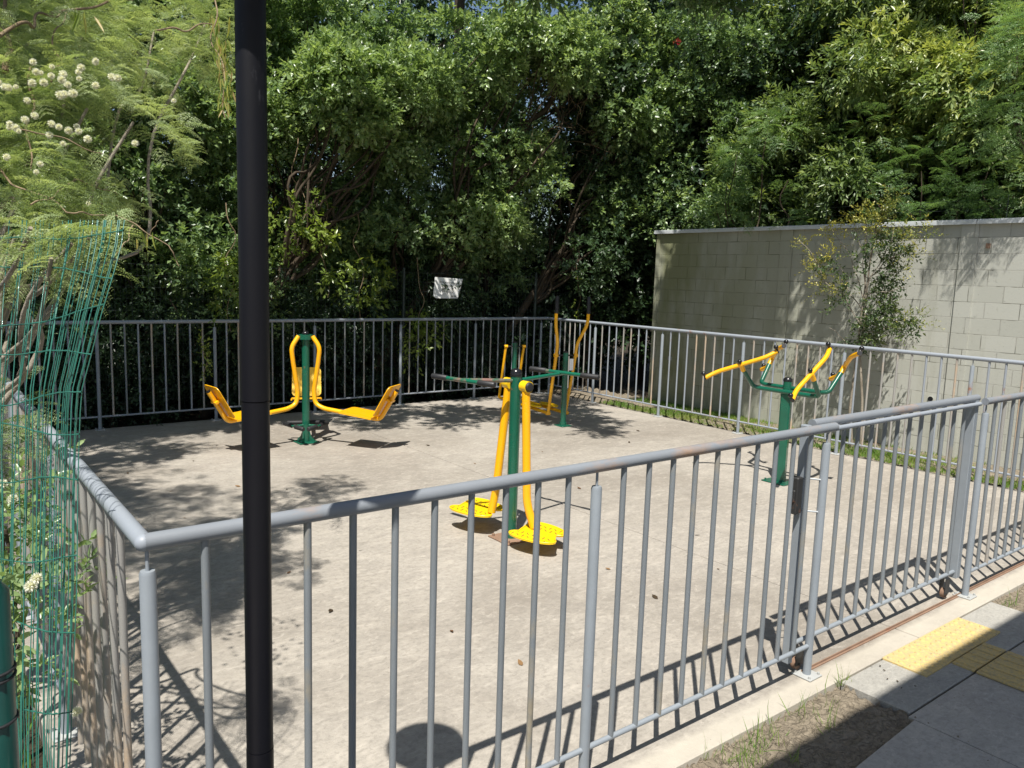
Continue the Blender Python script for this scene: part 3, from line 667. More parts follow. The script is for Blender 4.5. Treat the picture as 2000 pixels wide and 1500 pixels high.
def trunk_and_limbs(T,base,blobs,seed,r0=.07,mat='bark',split=.35,every=1,top=None):
    m=MB(); r=np.random.default_rng(seed); B=np.array(blobs); cm=B[:,:3].mean(0); top=V(*top) if top is not None else V(base[0]*.6+cm[0]*.4,base[1]*.6+cm[1]*.4,base[2]+(cm[2]-base[2])*split+.2)
    m.tube([V(*base)-V(0,0,.15),V(*base)+(top-V(*base))*.5+r.normal(size=3)*.03,top],r0,10,radii=[r0*1.15,r0*.9,r0*.75])
    for i,b in enumerate(B[::every]): limb(m,top-V(0,0,.1*(i%3)),b[:3]-V(0,0,b[5]*.1),r0*.36,.005,seed+i,8,.05)
    return obj('trunk',m,M[mat],T)
def blobcloud(c,spread,n,rad,seed,zsq=.8):
    r=np.random.default_rng(seed); o=[]
    for i in range(n):
        p=V(*c)+V(*spread)*(r.random(3)*2-1); q=rad*(.7+.6*r.random()); o.append((p[0],p[1],p[2],q,q,q*zsq))
    return o
def bigtree(base,c,spread,nb,rad,seed,ntw,mat,label,group='trees behind the yard',name='broadleaf_tree',extra=(),cat='tree',**kw):
    T=thing(name,base,label,cat,group); bl=blobcloud(c,spread,nb,rad,seed)+list(extra)
    trunk_and_limbs(T,base,bl,seed,r0=kw.pop('r0',.07),mat=kw.pop('bark','bark'),every=4)
    spray('crown',bl,ntw,seed,mat=M[mat],parent=T,**kw); return T,bl
g1='trees behind the back railing'
# far dark row closing the view
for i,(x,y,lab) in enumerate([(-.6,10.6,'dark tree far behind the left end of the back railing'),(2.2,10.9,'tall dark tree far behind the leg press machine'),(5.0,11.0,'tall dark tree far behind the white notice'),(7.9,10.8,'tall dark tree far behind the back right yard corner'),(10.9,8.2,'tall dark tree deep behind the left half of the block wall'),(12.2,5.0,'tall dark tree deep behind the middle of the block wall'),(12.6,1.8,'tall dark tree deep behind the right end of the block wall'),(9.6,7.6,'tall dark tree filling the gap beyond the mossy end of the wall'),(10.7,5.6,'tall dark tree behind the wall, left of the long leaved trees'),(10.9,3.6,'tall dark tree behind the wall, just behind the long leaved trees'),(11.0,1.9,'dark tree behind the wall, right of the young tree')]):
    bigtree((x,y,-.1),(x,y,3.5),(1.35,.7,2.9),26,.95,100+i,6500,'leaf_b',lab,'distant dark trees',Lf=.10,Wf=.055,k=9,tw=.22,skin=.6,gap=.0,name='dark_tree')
# first row behind the back railing
rows=[
 ((.3,8.4),(.25,8.1,2.9),(.85,.45,2.0),'leaf_a','broadleaf tree with glossy leaves behind the back railing, left of the black pole',.058,.026,.40),
 ((1.9,8.3),(1.9,8.0,3.1),(.9,.5,2.0),'leaf_a','broadleaf tree behind the leg press with a bulging sunlit crown',.060,.028,.45),
 ((3.5,8.4),(3.45,8.1,3.1),(.9,.5,2.0),'leaf_a','broadleaf tree with pale sunlit tips just left of the white notice',.056,.026,.5),
 ((5.1,8.3),(5.0,7.9,3.2),(.9,.55,1.9),'leaf_a','broadleaf tree with tangled bare branches above the pendulum machine',.058,.027,.42),
 ((6.6,8.2),(6.6,7.7,3.3),(.85,.6,1.8),'leaf_a','broadleaf tree leaning over the far corner of the yard above the walking trainer',.056,.027,.42),
 ((8.3,7.5),(8.3,7.3,3.5),(.75,.6,1.6),'leaf_b','darker tree squeezed behind the mossy end of the block wall',.058,.026,.55),
]
for i,(b0,c,sp,mt,lab,lf,wf,tm) in enumerate(rows):
    bigtree((*b0,-.1),c,sp,30,.44,200+i,5200,mt,lab,g1,Lf=lf*1.2,Wf=wf*1.3,k=11,tw=.17,skin=.5,gap=.33,lump=.36,tonemu=tm,tv=.35)
# sunlit upper bulges that lean out over the railing
def bulge(px,py,Y,r,n=5,seed=0,sp=.45):
    p=ony(px,py,Y); return blobcloud(p,(sp,.22,sp*.6),n,r,seed)
OV=[((2.35,7.9),[(640,110,7.1),(800,150,7.0),(720,230,7.1),(900,110,7.1)],'leaf_a','tree whose light green crown fills the top of the view right of the black pole',.56,.062,.029),
    ((4.3,7.8),[(1010,60,6.9),(1130,120,6.8),(1210,60,6.9),(1040,330,7.1),(930,420,7.2)],'leaf_a','tree with a drooping sunlit bough reaching down towards the white notice',.55,.058,.027),
    ((6.1,7.7),[(1240,230,6.6),(1270,330,6.7),(1200,400,6.9),(1290,120,6.7)],'leaf_a','vine draped tree whose rounded leaf edge hangs beside the block wall',.5,.062,.034)]
for i,(b0,ps,mt,lab,tm,lf,wf) in enumerate(OV):
    bl=[]
    for j,(px,py,Y) in enumerate(ps): bl+=bulge(px,py,Y,.36,5,300+i*10+j)
    T=thing('broadleaf_tree',(*b0,-.1),lab,'tree',g1)
    trunk_and_limbs(T,(*b0,-.1),bl,330+i,r0=.07)
    spray('crown',bl,3300,340+i,mat=M[mt],parent=T,Lf=lf*1.2,Wf=wf*1.3,k=11,tw=.16,skin=.6,gap=.33,lump=.34,tonemu=tm+.05,tv=.35)
# trees behind the block wall
g2='trees behind the block wall'
RW=[((9.3,6.0),(9.2,5.9,3.9),(.8,.8,1.6),'leaf_a','mid green tree rising behind the mossy left end of the block wall',.05,.022,.42,(.25,0)),
    ((9.5,4.3),(9.3,4.3,4.1),(.7,.9,1.6),'leaf_c','long leaved olive tree behind the block wall left of the young sapling',.075,.020,.42,(.15,.2)),
    ((9.6,2.8),(9.4,2.8,4.2),(.7,.8,1.6),'leaf_c','long leaved tree with yellowish tips behind the sapling and block wall',.08,.021,.60,(.15,.25)),
    ((9.8,1.3),(9.5,1.4,4.2),(.7,.8,1.5),'leaf_c','long leaved tree behind the right end of the block wall',.078,.021,.55,(.15,.25)),
    ((9.2,.2),(9.1,.4,3.6),(.6,.6,1.4),'leaf_b','dark leafy tree behind the block wall at the right edge of the view',.05,.024,.6,(.2,.1))]
for i,(b0,c,sp,mt,lab,lf,wf,tm,(up,dr)) in enumerate(RW):
    bigtree((*b0,-.1),c,sp,26,.42,400+i,5000,mt,lab,g2,Lf=lf*1.15,Wf=wf*1.45,k=10,tw=.17,skin=.6,gap=.33,lump=.34,tv=.35,tonemu=tm,up=up,droop=dr,side=.6)
# feathery trees: over the wall and beside it
def feather(base,bl,n,seed,mat,label,group,scale=.17,tone=.45,skin=.6,name='feathery_tree',r0=.05,keep=None,**kw):
    T=thing(name,base,label,'tree',group); trunk_and_limbs(T,base,bl,seed,r0=r0,mat='barkp' if r0<.04 else 'bark')
    P,d,_=crown_points(bl,n,seed,.25,skin); r=np.random.default_rng(seed)
    g=hashn(P,3.4,seed); ok=g>-.55
    if keep is not None: ok&=keep(P)
    P=P[ok];d=d[ok]; d[:,2]*=.5; Tn=nrm(d+.45*r.normal(size=d.shape)+V(0,0,.05)); Nn=V(0,0,1)+.3*r.normal(size=d.shape)
    frondmesh('crown',P,Tn,Nn,scale*(.7+.6*r.random(len(P))),seed,M[mat],T,tone=tone,**kw); return T
W_=lambda px,py,X: onx(px,py,X)
bl=[]
for j,(px,py,X,rr_) in enumerate([(1420,360,7.75,.20),(1400,410,7.75,.18),(1440,300,7.95,.22),(1470,420,7.8,.12),(1540,350,8.0,.12),(1550,430,7.85,.10),(1500,250,8.2,.25)]):
    p=W_(px,py,X); bl.append((p[0],p[1],p[2],rr_,rr_,rr_*.8))
feather((8.5,4.9,-.1),bl,260,501,'leaf_f','feathery leaved tree whose fronds hang over the cap of the block wall',g2,scale=.17,tone=.65,pairs=4,lf=6,lw=.55)
bl=[]
for j,(px,py,X,rr_) in enumerate([(1720,250,8.8,.4),(1800,330,8.5,.4),(1870,250,8.8,.45),(1930,330,8.6,.4),(1980,380,8.4,.3),(1690,340,8.6,.25),(1880,400,8.4,.3),(1800,420,8.5,.28),(1730,420,8.6,.25),(1960,425,8.4,.25)]):
    p=W_(px,py,X); bl.append((p[0],p[1],p[2],rr_,rr_,rr_*.7))
feather((9.0,2.1,-.1),bl,520,502,'leaf_f','feathery tree with creamy blossom above the right half of the block wall',g2,scale=.19,tone=.5,pairs=4,lf=6,lw=.55)
bl=[]
for j,(px,py,X,rr_) in enumerate([(1985,60,7.9,.3),(2010,150,7.6,.3),(1990,220,7.8,.3),(2040,60,7.5,.4)]):
    p=W_(px,py,X); bl.append((p[0],p[1],p[2],rr_,rr_,rr_))
feather((8.9,.9,-.1),bl,300,503,'leaf_f','feathery branch tree at the top right corner of the view',g2,scale=.19,tone=.7,pairs=4,lf=6,lw=.55)
# undergrowth behind the back railing
g3='bushes behind the back railing'
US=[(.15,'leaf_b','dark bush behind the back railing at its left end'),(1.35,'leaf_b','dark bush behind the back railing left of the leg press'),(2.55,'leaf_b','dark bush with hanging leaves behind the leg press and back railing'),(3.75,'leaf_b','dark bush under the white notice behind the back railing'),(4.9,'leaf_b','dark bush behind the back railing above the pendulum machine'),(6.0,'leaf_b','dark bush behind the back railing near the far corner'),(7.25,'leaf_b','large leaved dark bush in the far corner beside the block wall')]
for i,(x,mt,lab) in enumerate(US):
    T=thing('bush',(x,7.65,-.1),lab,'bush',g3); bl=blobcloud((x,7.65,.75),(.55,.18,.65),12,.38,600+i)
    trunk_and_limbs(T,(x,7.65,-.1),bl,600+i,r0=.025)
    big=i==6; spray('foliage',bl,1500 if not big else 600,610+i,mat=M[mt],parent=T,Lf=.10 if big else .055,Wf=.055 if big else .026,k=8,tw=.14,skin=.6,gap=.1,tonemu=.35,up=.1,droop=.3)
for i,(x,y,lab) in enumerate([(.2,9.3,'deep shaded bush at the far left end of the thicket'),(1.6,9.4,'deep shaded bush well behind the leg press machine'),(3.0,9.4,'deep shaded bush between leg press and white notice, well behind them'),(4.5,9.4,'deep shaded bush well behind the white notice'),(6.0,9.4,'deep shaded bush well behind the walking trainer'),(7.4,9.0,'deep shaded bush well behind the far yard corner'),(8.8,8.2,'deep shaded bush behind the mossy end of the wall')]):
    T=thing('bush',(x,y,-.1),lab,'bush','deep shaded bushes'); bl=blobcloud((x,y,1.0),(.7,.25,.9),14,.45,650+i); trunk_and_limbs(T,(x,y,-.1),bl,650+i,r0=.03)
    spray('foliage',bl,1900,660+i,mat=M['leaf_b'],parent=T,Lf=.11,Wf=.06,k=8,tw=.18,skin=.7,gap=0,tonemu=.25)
# lime shoots with light catching leaves
for i,(px,py,Y,lab) in enumerate([(640,500,7.25,'lime green leafy vine above the leg press'),(705,560,7.2,'lime green vine hanging right of the leg press'),(590,420,7.3,'lime green vine high beside the black pole'),(820,640,7.1,'lime leaves poking through the back railing right of the leg press'),(450,560,7.0,'bright compound leaves hanging over the back railing left of the black pole')]):
    p=ony(px,py,Y); T=thing('climbing_vine',tuple(p),lab,'vine','lime green vines in the dark trees')
    bl=blobcloud(p,(.30,.10,.30),5,.15,700+i); m=MB(); limb(m,p+V(0,.1,.9),p-V(0,0,.5),.006,.003,700+i,8,.05); obj('stem',m,M['twig'],T)
    spray('foliage',bl,52,710+i,mat=M['leaf_y'],parent=T,Lf=.075,Wf=.038,k=7,tw=.14,skin=.6,gap=.0,tonemu=.6,droop=.3)
# hanging bare vines and tangle
T=thing('bare_tangle',tuple(ony(1090,190,6.9)),'tangle of bare brown curling twigs in the upper middle of the trees','dead branches')
m=MB(); r=np.random.default_rng(55)
for i in range(120):
    p=ony(1030+r.random()*170,110+r.random()*200,6.75+r.random()*.4); a=r.normal(size=3)*.2; b2=r.normal(size=3)*.12-V(0,0,.08)
    m.tube([p+a*t+b2*t*t*1.4+V(0,0,.04*sin(3*t)) for t in np.linspace(0,1,7)],.004,5,radii=np.linspace(.0045,.0012,7))
obj('twigs',m,M['twig'],T)
m=MB(); limb(m,ony(980,330,7.3),ony(1120,130,6.9),.05,.03,8,8,.03); limb(m,ony(1080,200,7.0),ony(1200,330,6.9),.014,.006,9,8,.08); obj('leaning_limb',m,M['bark'],T)
for i,(px,p0,p1,Y,lab) in enumerate([(1127,500,640,7.0,'thin leafy vine hanging near the far corner of the yard'),(1180,230,330,6.9,'thin brown vine hanging below the tangled twigs'),(395,640,745,6.7,'pale thin vine hanging beside the left seat of the leg press')]):
    a=ony(px,p0,Y); b2=ony(px+6,p1,Y); T=thing('hanging_vine',tuple(a),lab,'vine','thin vines hanging in the trees'); m=MB(); limb(m,a,b2,.004,.003,20+i,9,.05); obj('stem',m,M['twig'],T)
    spray('foliage',[(*((a+b2)/2),.06,.05,abs(a[2]-b2[2])*.5)],30,730+i,mat=M['leaf_y'],parent=T,Lf=.04,Wf=.022,k=4,tw=.06,gap=0,tonemu=.8,skin=.9)
# red bract flower
p=ony(1322,82,5.95); T=thing('red_flower',tuple(p),'small dark red flower cluster in the top of the trees','flower'); 
r=np.random.default_rng(3); n=60; D=nrm(r.normal(size=(n,3))); obj('petals',leafmesh('petals',D*.012,D,r.normal(size=(n,3)),np.full(n,.05),np.full(n,.018),r.random(n)),M['red'],T)
# ------------------------------------------------------------ sapling between railing and wall
sb=V(7.36,2.62,.02)
def sp(px,py,dx=0): return onx(px,py,7.36+dx)
T=thing('young_tree',tuple(sb),'young tree with two pale thin stems and yellow shoot tips in front of the wall','tree')
b1=sp(1668,905); b2=sp(1690,905)
m=MB(); m.tube([b1-V(0,0,.08),sp(1660,800),sp(1672,700),sp(1690,560),sp(1692,430)],.02,8,radii=[.018,.014,.013,.010,.004]); m.tube([sp(1682,905)-V(0,0,.08),sp(1684,780),sp(1680,700),sp(1698,520),sp(1712,440)],.02,8,radii=[.016,.013,.012,.009,.004])
for k,(a,c) in enumerate([((1685,640),(1560,470)),((1690,600),(1620,440)),((1690,560),(1660,420)),((1690,590),(1745,450)),((1700,540),(1800,460)),((1690,650),(1750,640)),((1680,690),(1620,640)),((1700,500),(1730,400)),((1690,620),(1640,520)),((1690,580),(1770,560))]):
    limb(m,sp(*a),sp(*c,dx=.12*((k%3)-1)),.007,.002,60+k,7,.05)
obj('trunk',m,M['barkp'],T)
bl=[]
for px,py,rr_ in [(1690,560,.30),(1650,600,.24),(1720,610,.24),(1680,650,.26),(1730,540,.22),(1640,530,.16),(1700,490,.22),(1660,660,.18),(1760,640,.12),(1745,480,.14),(1610,520,.08),(1780,640,.09),(1720,440,.13),(1760,500,.12),(1665,470,.12),(1690,420,.10)]:
    p=sp(px,py); bl.append((p[0],p[1],p[2],rr_*.8,rr_*.62,rr_*.62))
spray('crown',bl,1050,801,mat=M['leaf_s'],parent=T,Lf=.040,Wf=.021,k=8,tw=.12,skin=.9,gap=.22,tonemu=.33,tv=.3)
bl=[]
for px,py,rr_ in [(1570,480,.05),(1590,520,.06),(1620,455,.05),(1625,500,.06),(1655,440,.06),(1690,430,.09),(1725,420,.08),(1740,395,.06),(1760,470,.08),(1710,450,.10),(1800,460,.06),(1780,500,.06),(1605,560,.07),(1790,630,.07),(1640,570,.06)]:
    p=sp(px,py); bl.append((p[0],p[1],p[2],rr_,rr_,rr_*1.6))
spray('tip_shoots',bl,420,802,mat=M['leaf_s'],parent=T,Lf=.028,Wf=.014,k=9,tw=.17,skin=.8,gap=.0,tonemu=.72,up=.8,tv=.5)
# ------------------------------------------------------------ left foreground: feathery tree with white puffs
g4='feathery trees on the left'
r=np.random.default_rng(77)
vis=lambda P: np.linalg.norm(P-CAM,axis=1)>1.55
bl=[]
for px,py,D,rr_ in [(60,60,3.2,.40),(160,60,3.4,.35),(300,50,3.9,.36),(60,170,2.9,.30),(170,200,2.9,.26),(260,230,2.9,.20),(60,290,2.8,.30),(170,310,2.9,.26),(40,380,2.7,.25),(150,390,3.0,.2),(400,40,4.2,.26),(30,450,2.6,.2),(120,450,2.8,.16),(60,440,1.85,.07),(140,470,1.9,.08),(190,440,1.95,.07),(100,500,1.85,.06),(-60,200,2.8,.4),(-60,400,2.6,.35),(210,380,3.1,.13)]:
    p=dep(px,py,D); bl.append((p[0],p[1],p[2],rr_,rr_,rr_*.8))
base=(-.75,1.5,-.1)
TL=feather(base,bl,3700,901,'leaf_l','feathery tree with round white flowers and hanging pods at upper left, behind the green mesh',g4,scale=.088,tone=.66,skin=.9,r0=.035,keep=lambda P: vis(P)&(hashn(P,7,31)>-.45),pairs=5,lf=7,lw=.42)
fm=MB()
# white puff: a ball of fine stamens
n=220; D=nrm(r.normal(size=(n,3))); me_puff=leafmesh('flower',D*.002,D,r.normal(size=(n,3)),np.full(n,.0125),np.full(n,.0022),r.random(n)); me_puff.materials.append(M['petal'])
pf=[(25,165),(75,120),(80,150),(95,145),(105,135),(130,140),(150,145),(165,130),(160,140),(110,155),(60,150),(72,155),(90,158),(195,108),(182,128),(192,165),(215,155),(232,162),(145,172),(115,190),(125,198),(140,185),(5,165),(30,240),(45,232),(40,250),(75,222),(18,258),(50,195),(108,240),(112,250),(160,258),(165,272),(130,272),(100,268),(265,290),(335,205),(15,295),(75,325),(62,330),(180,392),(0,155),(12,160),(20,168),(143,250),(150,262),(10,262),(138,178),(85,140),(120,150)]
for i,(px,py) in enumerate(pf): 
    q=inst('flower',me_puff,dep(px+r.normal()*7,py+r.normal()*7,2.0+r.random()*.35),TL,r.random()*6); s_=.5+.4*r.random(); q.scale=(s_,s_,s_)
# pods and bare twigs
PPs=[];
for cx,cy,n,D,sx,sy in [(430,60,26,3.6,22,60),(435,130,34,3.6,16,60),(438,190,20,3.6,10,40),(160,30,5,2.8,20,20),(215,430,5,2.5,10,20),(285,460,6,2.6,14,22),(310,470,6,2.6,24,22),(120,400,8,2.4,12,20),(250,420,5,2.6,16,16),(345,505,3,2.6,6,14),(180,500,3,2.3,10,10)]:
    for _ in range(n): PPs.append(dep(cx+r.normal()*sx*.6,cy+r.normal()*sy*.5,D+r.normal()*.1))
PPs=np.array(PPs); n=len(PPs); D=V(0,0,-1)+.28*r.normal(size=(n,3))
me_pod=[leafmesh('seed_pod',np.zeros((1,3)),V([.05,0,-1]).reshape(1,3),V([0,-1,.1]).reshape(1,3),np.full(1,.068),np.full(1,.0095),np.full(1,q/3.),True,.18) for q in range(4)]
for q in me_pod: q.materials.append(M['pod'])
for i in range(min(n,95)): 
    q=inst('seed_pod',me_pod[i%4],PPs[i],TL); q.rotation_euler=(r.normal()*.25,r.normal()*.25,r.normal()*.9); s_=.7+.5*r.random(); q.scale=(s_,)*3
m=MB()
for i,(a,c,D0,D1,r0) in enumerate([((60,130),(60,330),2.8,2.6,.005),((0,70),(120,25),2.6,3.0,.007),((10,140),(10,0),2.7,2.9,.012),((130,415),(225,420),2.5,2.6,.003),((225,420),(330,480),2.6,2.6,.0028),((330,480),(350,520),2.6,2.6,.002),((260,440),(220,510),2.55,2.4,.0025),((0,330),(130,415),2.6,2.5,.004),((60,400),(150,350),2.5,2.7,.003),((150,350),(230,380),2.7,2.9,.002),((420,0),(440,230),3.7,3.6,.004),((100,160),(130,20),2.7,3.0,.004),((300,60),(420,50),3.4,3.7,.005),((20,250),(200,300),2.5,2.7,.003),((310,430),(285,470),2.6,2.6,.0018),((100,25),(260,0),2.9,3.5,.006)]):
    limb(m,dep(*a,D0),dep(*c,D1),r0,r0*.5,40+i,7,.05)
obj('twigs',m,M['twig'],TL)
# overhead trees of the left side: their crowns shade the yard
for i,(b0,c,spd,nb,nt,lab) in enumerate([((-.9,3.1,-.1),(-.75,2.9,3.35),(.62,1.5,.55),26,3900,'feathery tree standing beside the middle of the left railing, shading the slab'),((-.8,5.9,-.1),(-.35,5.6,3.9),(.9,1.0,.8),26,4200,'feathery tree beside the far end of the left railing')]):
    feather(b0,blobcloud(c,spd,nb,.34,920+i),nt,930+i,'leaf_l',lab,g4,scale=.115,tone=.35,skin=.9,r0=.05,keep=vis,pairs=4,lf=5,lw=.55)
# high crown above the view that dapples the back of the yard and the wall
T=thing('broadleaf_tree',(6.9,9.3,-.1),'tall dark stemmed tree deep behind the far corner, its high crown shading the wall','tree',g1)
bl=[]
def shade(x,y,z,h,rr_): bl.append((x-.388*(h-z),y-.351*(h-z),h,rr_,rr_,rr_*.6))
for x,y,z,h,rr_ in [(7.84,5.0,1.9,4.9,.5),(7.84,4.6,1.2,5.0,.5),(7.84,5.0,.8,5.1,.5),(7.84,4.3,2.0,4.9,.42),(7.84,5.35,.5,5.2,.4),(7.84,4.2,1.2,5.0,.3),(7.84,3.9,2.1,4.8,.3),(7.84,3.6,2.2,4.7,.25),(7.84,3.1,1.9,4.7,.3),(5.9,4.9,0,4.7,.40),(5.5,5.5,0,4.8,.45),(6.2,5.6,0,4.9,.4),(4.9,6.1,0,5.0,.45),(4.1,6.5,0,5.0,.45),(6.5,6.3,0,5.0,.5),(5.6,4.4,0,4.6,.22),(3.7,6.0,0,4.9,.3),(3.2,6.6,0,5.0,.35),(4.4,5.6,0,4.8,.25),(7.84,5.2,1.4,4.9,.4),(7.84,4.7,1.8,4.9,.4),(7.84,4.4,.4,5.0,.4),(7.84,3.9,1.5,4.8,.28),(7.84,3.4,2.2,4.7,.2)]+[(3.2+.45*k,7.1+.2*sin(k*2.1),.6,4.95,.32) for k in range(10)]: shade(x,y,z,h,rr_)  # last row: extra unseen crown added to shade the lower trees
trunk_and_limbs(T,(6.9,9.3,-.1),bl,950,r0=.10,top=(6.6,8.9,7.6),every=3)
spray('crown',bl,4600,951,mat=M['leaf_a'],parent=T,Lf=.085,Wf=.040,k=10,tw=.17,skin=.9,gap=.1,tonemu=.4)
T=thing('broadleaf_tree',(-.9,7.6,-.1),'tall tree beyond the far left corner whose high crown shades the back of the slab','tree',g1); bl=[]
for x,y,h,rr_ in [(.3,6.4,4.6,.5),(1.2,6.6,4.7,.5),(2.1,6.7,4.8,.45),(.4,5.4,4.6,.5),(1.2,5.6,4.7,.35),(.5,4.4,4.5,.4),(2.9,6.8,4.9,.35)]+[(.4+.45*k,7.3+.2*sin(k*1.7),4.95,.32) for k in range(8)]: shade(x,y,0,h,rr_)  # final row of blobs is out of view, added to darken the undergrowth
trunk_and_limbs(T,(-.9,7.6,-.1),bl,960,r0=.09,top=(-.8,7.4,6.2),every=2)
spray('crown',bl,2600,961,mat=M['leaf_a'],parent=T,Lf=.085,Wf=.040,k=10,tw=.17,skin=.85,gap=.15,tonemu=.4)
# low growth at the left outside the left railing
for i,(px,py,D,lab) in enumerate([(20,860,2.6,'pale feathery bush behind the green mesh at the left edge'),(60,1010,2.3,'bush with bright leaves and a white puff flower behind the green mesh'),(50,1220,1.95,'weedy bush with tangled stems low behind the green mesh')]):
    p=dep(px,py,D); T=thing('bush',(p[0],p[1],-.1),lab,'bush','bushes outside the left railing'); bl=blobcloud(p,(.12,.16,.14),6,.14,970+i); bl=[(min(b[0],-.18),*b[1:]) for b in bl]
    trunk_and_limbs(T,(p[0]-.1,p[1],-.1),bl,970+i,r0=.012)
    if i==0: 
        P,d,_=crown_points(bl,90,980,.2,.8); frondmesh('foliage',P,nrm(d+V(0,0,.2)),V(0,0,1)+.3*r.normal(size=d.shape),.11*(.7+.6*r.random(len(P))),981,M['leaf_l'],T,pairs=5,lf=8,tone=.3)
    else: spray('foliage',bl,95,982+i,mat=M['leaf_a'],parent=T,Lf=.035,Wf=.013,k=8,tw=.10,skin=.8,gap=0,tonemu=.6,six=True)
    for (fx,fy,fd) in ([(25,975,2.0),(5,1170,1.9)] if i==1 else [(72,1130,1.75),(60,1145,1.7),(150,1390,2.0)] if i==2 else [(5,945,2.1)]): inst('flower',me_puff,dep(fx,fy,fd),T)
# ------------------------------------------------------------ green wire mesh rolled up at its end, with its post
T=thing('green_mesh_roll',tuple(dep(110,1500,1.75)*V(1,1,0)),'green coated wire mesh, loosely rolled and flared at the top, left of the railing','wire mesh')
lv=[ # py, left px, right px, depth left, depth right
 (430,-70,243,2.1,1.74),(470,-70,239,2.1,1.72),(535,-70,222,2.1,1.70),(605,-70,200,2.05,1.68),(680,-70,182,2.0,1.68),(760,-70,160,2.0,1.68),(815,-70,156,2.0,1.68),(950,-70,152,2.0,1.68),(1150,-70,150,1.95,1.66),(1350,-60,142,1.9,1.64),(1500,-50,136,1.85,1.62),(1600,-45,134,1.8,1.60)]
LV=np.array(lv,float); fy=np.linspace(430,1600,26)
def lvi(y,c): return np.interp(y,LV[:,0],LV[:,c])
m=MB(); N_=36; r=np.random.default_rng(12)
pinch=lambda y: .5+.5*np.clip(abs(y-830)/300,0,1)
tracks=[]
for k in range(N_):
    u=(k/(N_-1))**.62; off=r.normal()*.012; sw=r.random()*6; front=r.random()<.6
    pts=[]; y_start=430+ (0 if k%3 else 30*r.random())
    for y in fy:
        if y<y_start-25: continue
        uu=np.clip(u+off+.05*sin(y/170+sw)*(1-u),0,1); x=lvi(y,1)+(lvi(y,2)-lvi(y,1))*uu; d=lvi(y,3)+(lvi(y,4)-lvi(y,3))*uu+(0 if front else .09)+.012*sin(y/90+sw)
        pts.append(dep(x,y,d))
    m.tube(pts,.0012,5,cap=False); tracks.append(np.array(pts))
obj('upright_wires',m,M['wiregreen'],T)
m=MB()
for y in (455,540,600,690,765,850,935,1090,1240,1390):
    tilt=r.normal()*18; dr=r.random()*.03
    a0,a1=(0,1) if r.random()<.5 else (.45+.2*r.random(),1); us=np.linspace(a0,a1,16); pts=[]
    for u in us:
        yy=y+tilt*(1-u)*1.2+5*sin(u*8+y); pts.append(dep(lvi(yy,1)+(lvi(yy,2)-lvi(yy,1))*u,yy,lvi(yy,3)+(lvi(yy,4)-lvi(yy,3))*u-.004+dr*0))
    pts=np.array(pts); ph=np.linspace(0,40,16)
    m.tube(pts,.0014,5,cap=False); m.tube(pts+np.stack([0*ph,0*ph,.0022*np.sin(ph)],1),.0012,5,cap=False)
obj('cross_wires',m,M['wiregreen'],T)
pp=dep(-12,1400,1.45)
T=thing('green_post',(pp[0],pp[1],0),'dark green round fence post with black straps at the lower left edge','post')
obj('tube',MB().tube([(pp[0],pp[1],-.1),(pp[0],pp[1],1.06),(pp[0],pp[1],1.08)],.036,20,radii=[.036,.036,.02]),M['postgreen'],T)
for y in(1300,1315,1405):
    zz=dep(0,y,1.45)[2]; a=np.linspace(0,2*pi,21); obj('strap',MB().tube([(pp[0]+.0375*cos(t),pp[1]+.0375*sin(t),zz+.002*sin(t)) for t in a],.003,6,cap=False),M['black'],T)
# ------------------------------------------------------------ grass, weeds, litter
def strips(name,P,D,N,L,W,tone,bend):
    n=len(P); D=nrm(D); Sd=nrm(np.cross(D,N)); N=nrm(np.cross(Sd,D)); ts=[0,.33,.66,1]; ws=[.8,1,.7,.06]; pts=[]
    for t,w in zip(ts,ws):
        c=P+D*(L*(t-.25*bend*t*t))[:,None]-N*(L*bend*t*t)[:,None]
        pts+=[c-Sd*(W*w/2)[:,None],c+Sd*(W*w/2)[:,None]]
    v=np.stack(pts,1).reshape(-1,3); F=np.array([[0,1,3,2],[2,3,5,4],[4,5,7,6]]); f=(F[None]+(np.arange(n)*8)[:,None,None]).reshape(-1)
    me=bpy.data.meshes.new(name); me.vertices.add(len(v)); me.vertices.foreach_set('co',v.astype(np.float32).ravel()); me.loops.add(len(f)); me.loops.foreach_set('vertex_index',f.astype(np.int32))
    me.polygons.add(len(f)//4); me.polygons.foreach_set('loop_start',(np.arange(len(f)//4)*4).astype(np.int32)); me.update(calc_edges=True)
    a=me.attributes.new('tone','FLOAT','POINT'); a.data.foreach_set('value',np.repeat(tone,8).astype(np.float32)); return me
def blades(name,P,H,Wd,seed,mat,tone=.4,bend=.5,lean=.35):
    r=np.random.default_rng(seed); n=len(P); a=r.random(n)*6.28; D=np.stack([np.cos(a)*lean,np.sin(a)*lean,np.ones(n)],1)+.25*r.normal(size=(n,3)); D[:,2]=abs(D[:,2]); N=np.stack([np.cos(a),np.sin(a),.3+0*a],1)
    me=strips(name,P,D,N,H,Wd,np.clip(tone+.5*(r.random(n)-.5)+.3*hashn(P,4,seed),0,1),bend); return obj(name,me,M[mat])
r=np.random.default_rng(5); n=42000
P=np.stack([6.985+.84*r.random(n)**1.05,-.4+7.3*r.random(n),np.zeros(n)],1); g_=hashn(P*V(1,1,0),3.,4)+.5*hashn(P*V(1,1,0),9.,8); P=P[(g_+r.normal(size=n)*.25>-.35)&(P[:,1]<5.9-.2*r.random(n))]; n=len(P)
blades('grass',P,.014+.036*r.random(n),.004+.003*r.random(n),6,'grass',.6,.3)['kind']='stuff'
P=[];
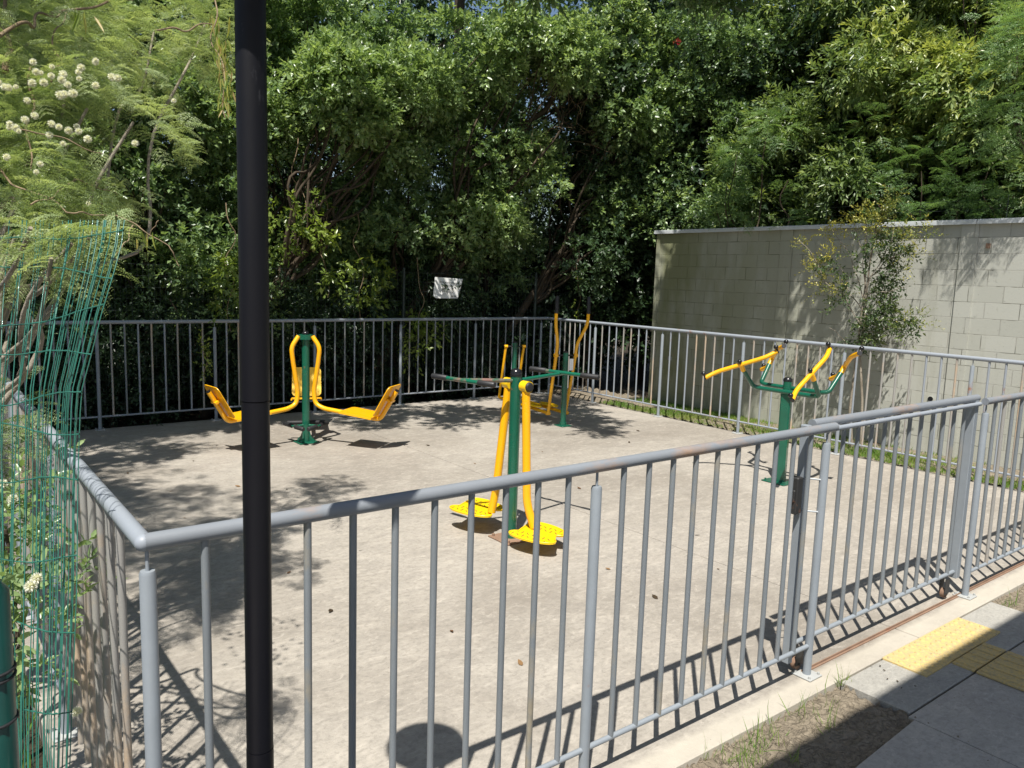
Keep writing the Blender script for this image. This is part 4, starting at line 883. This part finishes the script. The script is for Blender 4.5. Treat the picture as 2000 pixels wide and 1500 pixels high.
for cx,cy,k,s_ in [(1470,1465,40,18),(1450,1420,50,22),(1500,1400,24,20),(1540,1375,26,26),(1580,1335,55,16),(1560,1350,50,22),(1640,1340,16,6),(1440,1490,40,26),(1520,1450,16,20),(1620,1420,16,10),(1600,1380,14,26),(1550,1490,14,10),(1655,1335,9,4),(1470,1500,20,20),(1380,1480,14,12),(1560,1400,18,20),(1460,1380,10,14),(1980,1185,14,6),(1960,1178,8,6)]:
    for _ in range(k): q=onz(cx+r.normal()*s_,cy+r.normal()*s_*.5,-.02); P.append(q)
P=np.array(P); P=P[(P[:,1]<-.108)|(P[:,0]>3)]; n=len(P); blades('weeds',P,.03+.09*r.random(n)**2,.0018+.0014*r.random(n),9,'grass',.55,.45,.7)['kind']='stuff'
# ground cover outside the left railing
n=5000; P=np.stack([-1.6+1.5*r.random(n),-.2+7*r.random(n),-.1+0*r.random(n)],1); blades('ground_cover',P,.06+.16*r.random(n),.005+.004*r.random(n),11,'grass',.45,.5,.6)['kind']='stuff'
# fallen dry leaves on the slab and pavement
me_l=[]
for q in range(3):
    n=1; a=leafmesh('fallen_leaf',np.zeros((1,3)),V([1,0,0.05]).reshape(1,3),V([0,.2*q,1]).reshape(1,3),np.full(1,.045),np.full(1,.02),np.full(1,q/2.),True,-.15); a.materials.append(M['litter']); me_l.append(a)
spots=[(1135,955),(1193,1112),(1356,1045),(1480,984),(1010,852),(840,870),(1060,883),(930,905),(1250,842),(1145,905),(915,1022),(700,1075),(560,1120),(760,1060),(650,1190),(880,1230),(1020,1300),(1230,865),(1310,892),(470,950),(380,900),(330,960),(300,890),(420,870),(250,925),(360,1010),(560,955),(1400,1110),(1300,1240),(1285,1170)]
for i,(px,py_) in enumerate(spots):
    q=bpy.data.objects.new('fallen_leaf',me_l[i%3]); COL.objects.link(q); p=onz(px,py_,.003); q.location=p; q.rotation_euler=(0,0,r.random()*6); s_=.5+.6*r.random(); q.scale=(s_,)*3
    tag(q,'small dry brown leaf lying on the concrete slab','leaf','dry leaves scattered on the slab')
spots=[(1700,1300),(1730,1310),(1735,1325),(1755,1332),(1790,1340),(1720,1302),(1830,1330),(1760,1345)]
for i,(px,py_) in enumerate(spots):
    q=bpy.data.objects.new('fallen_leaf',me_l[2]); COL.objects.link(q); p=onz(px,py_,.0); q.location=p+V(0,0,-.004+.004); q.rotation_euler=(0,0,r.random()*6); q.scale=(.3,)*3
    tag(q,'tiny dark leaf scrap lying on the gate path beside the tactile tiles','leaf','leaf scraps on the gate path')
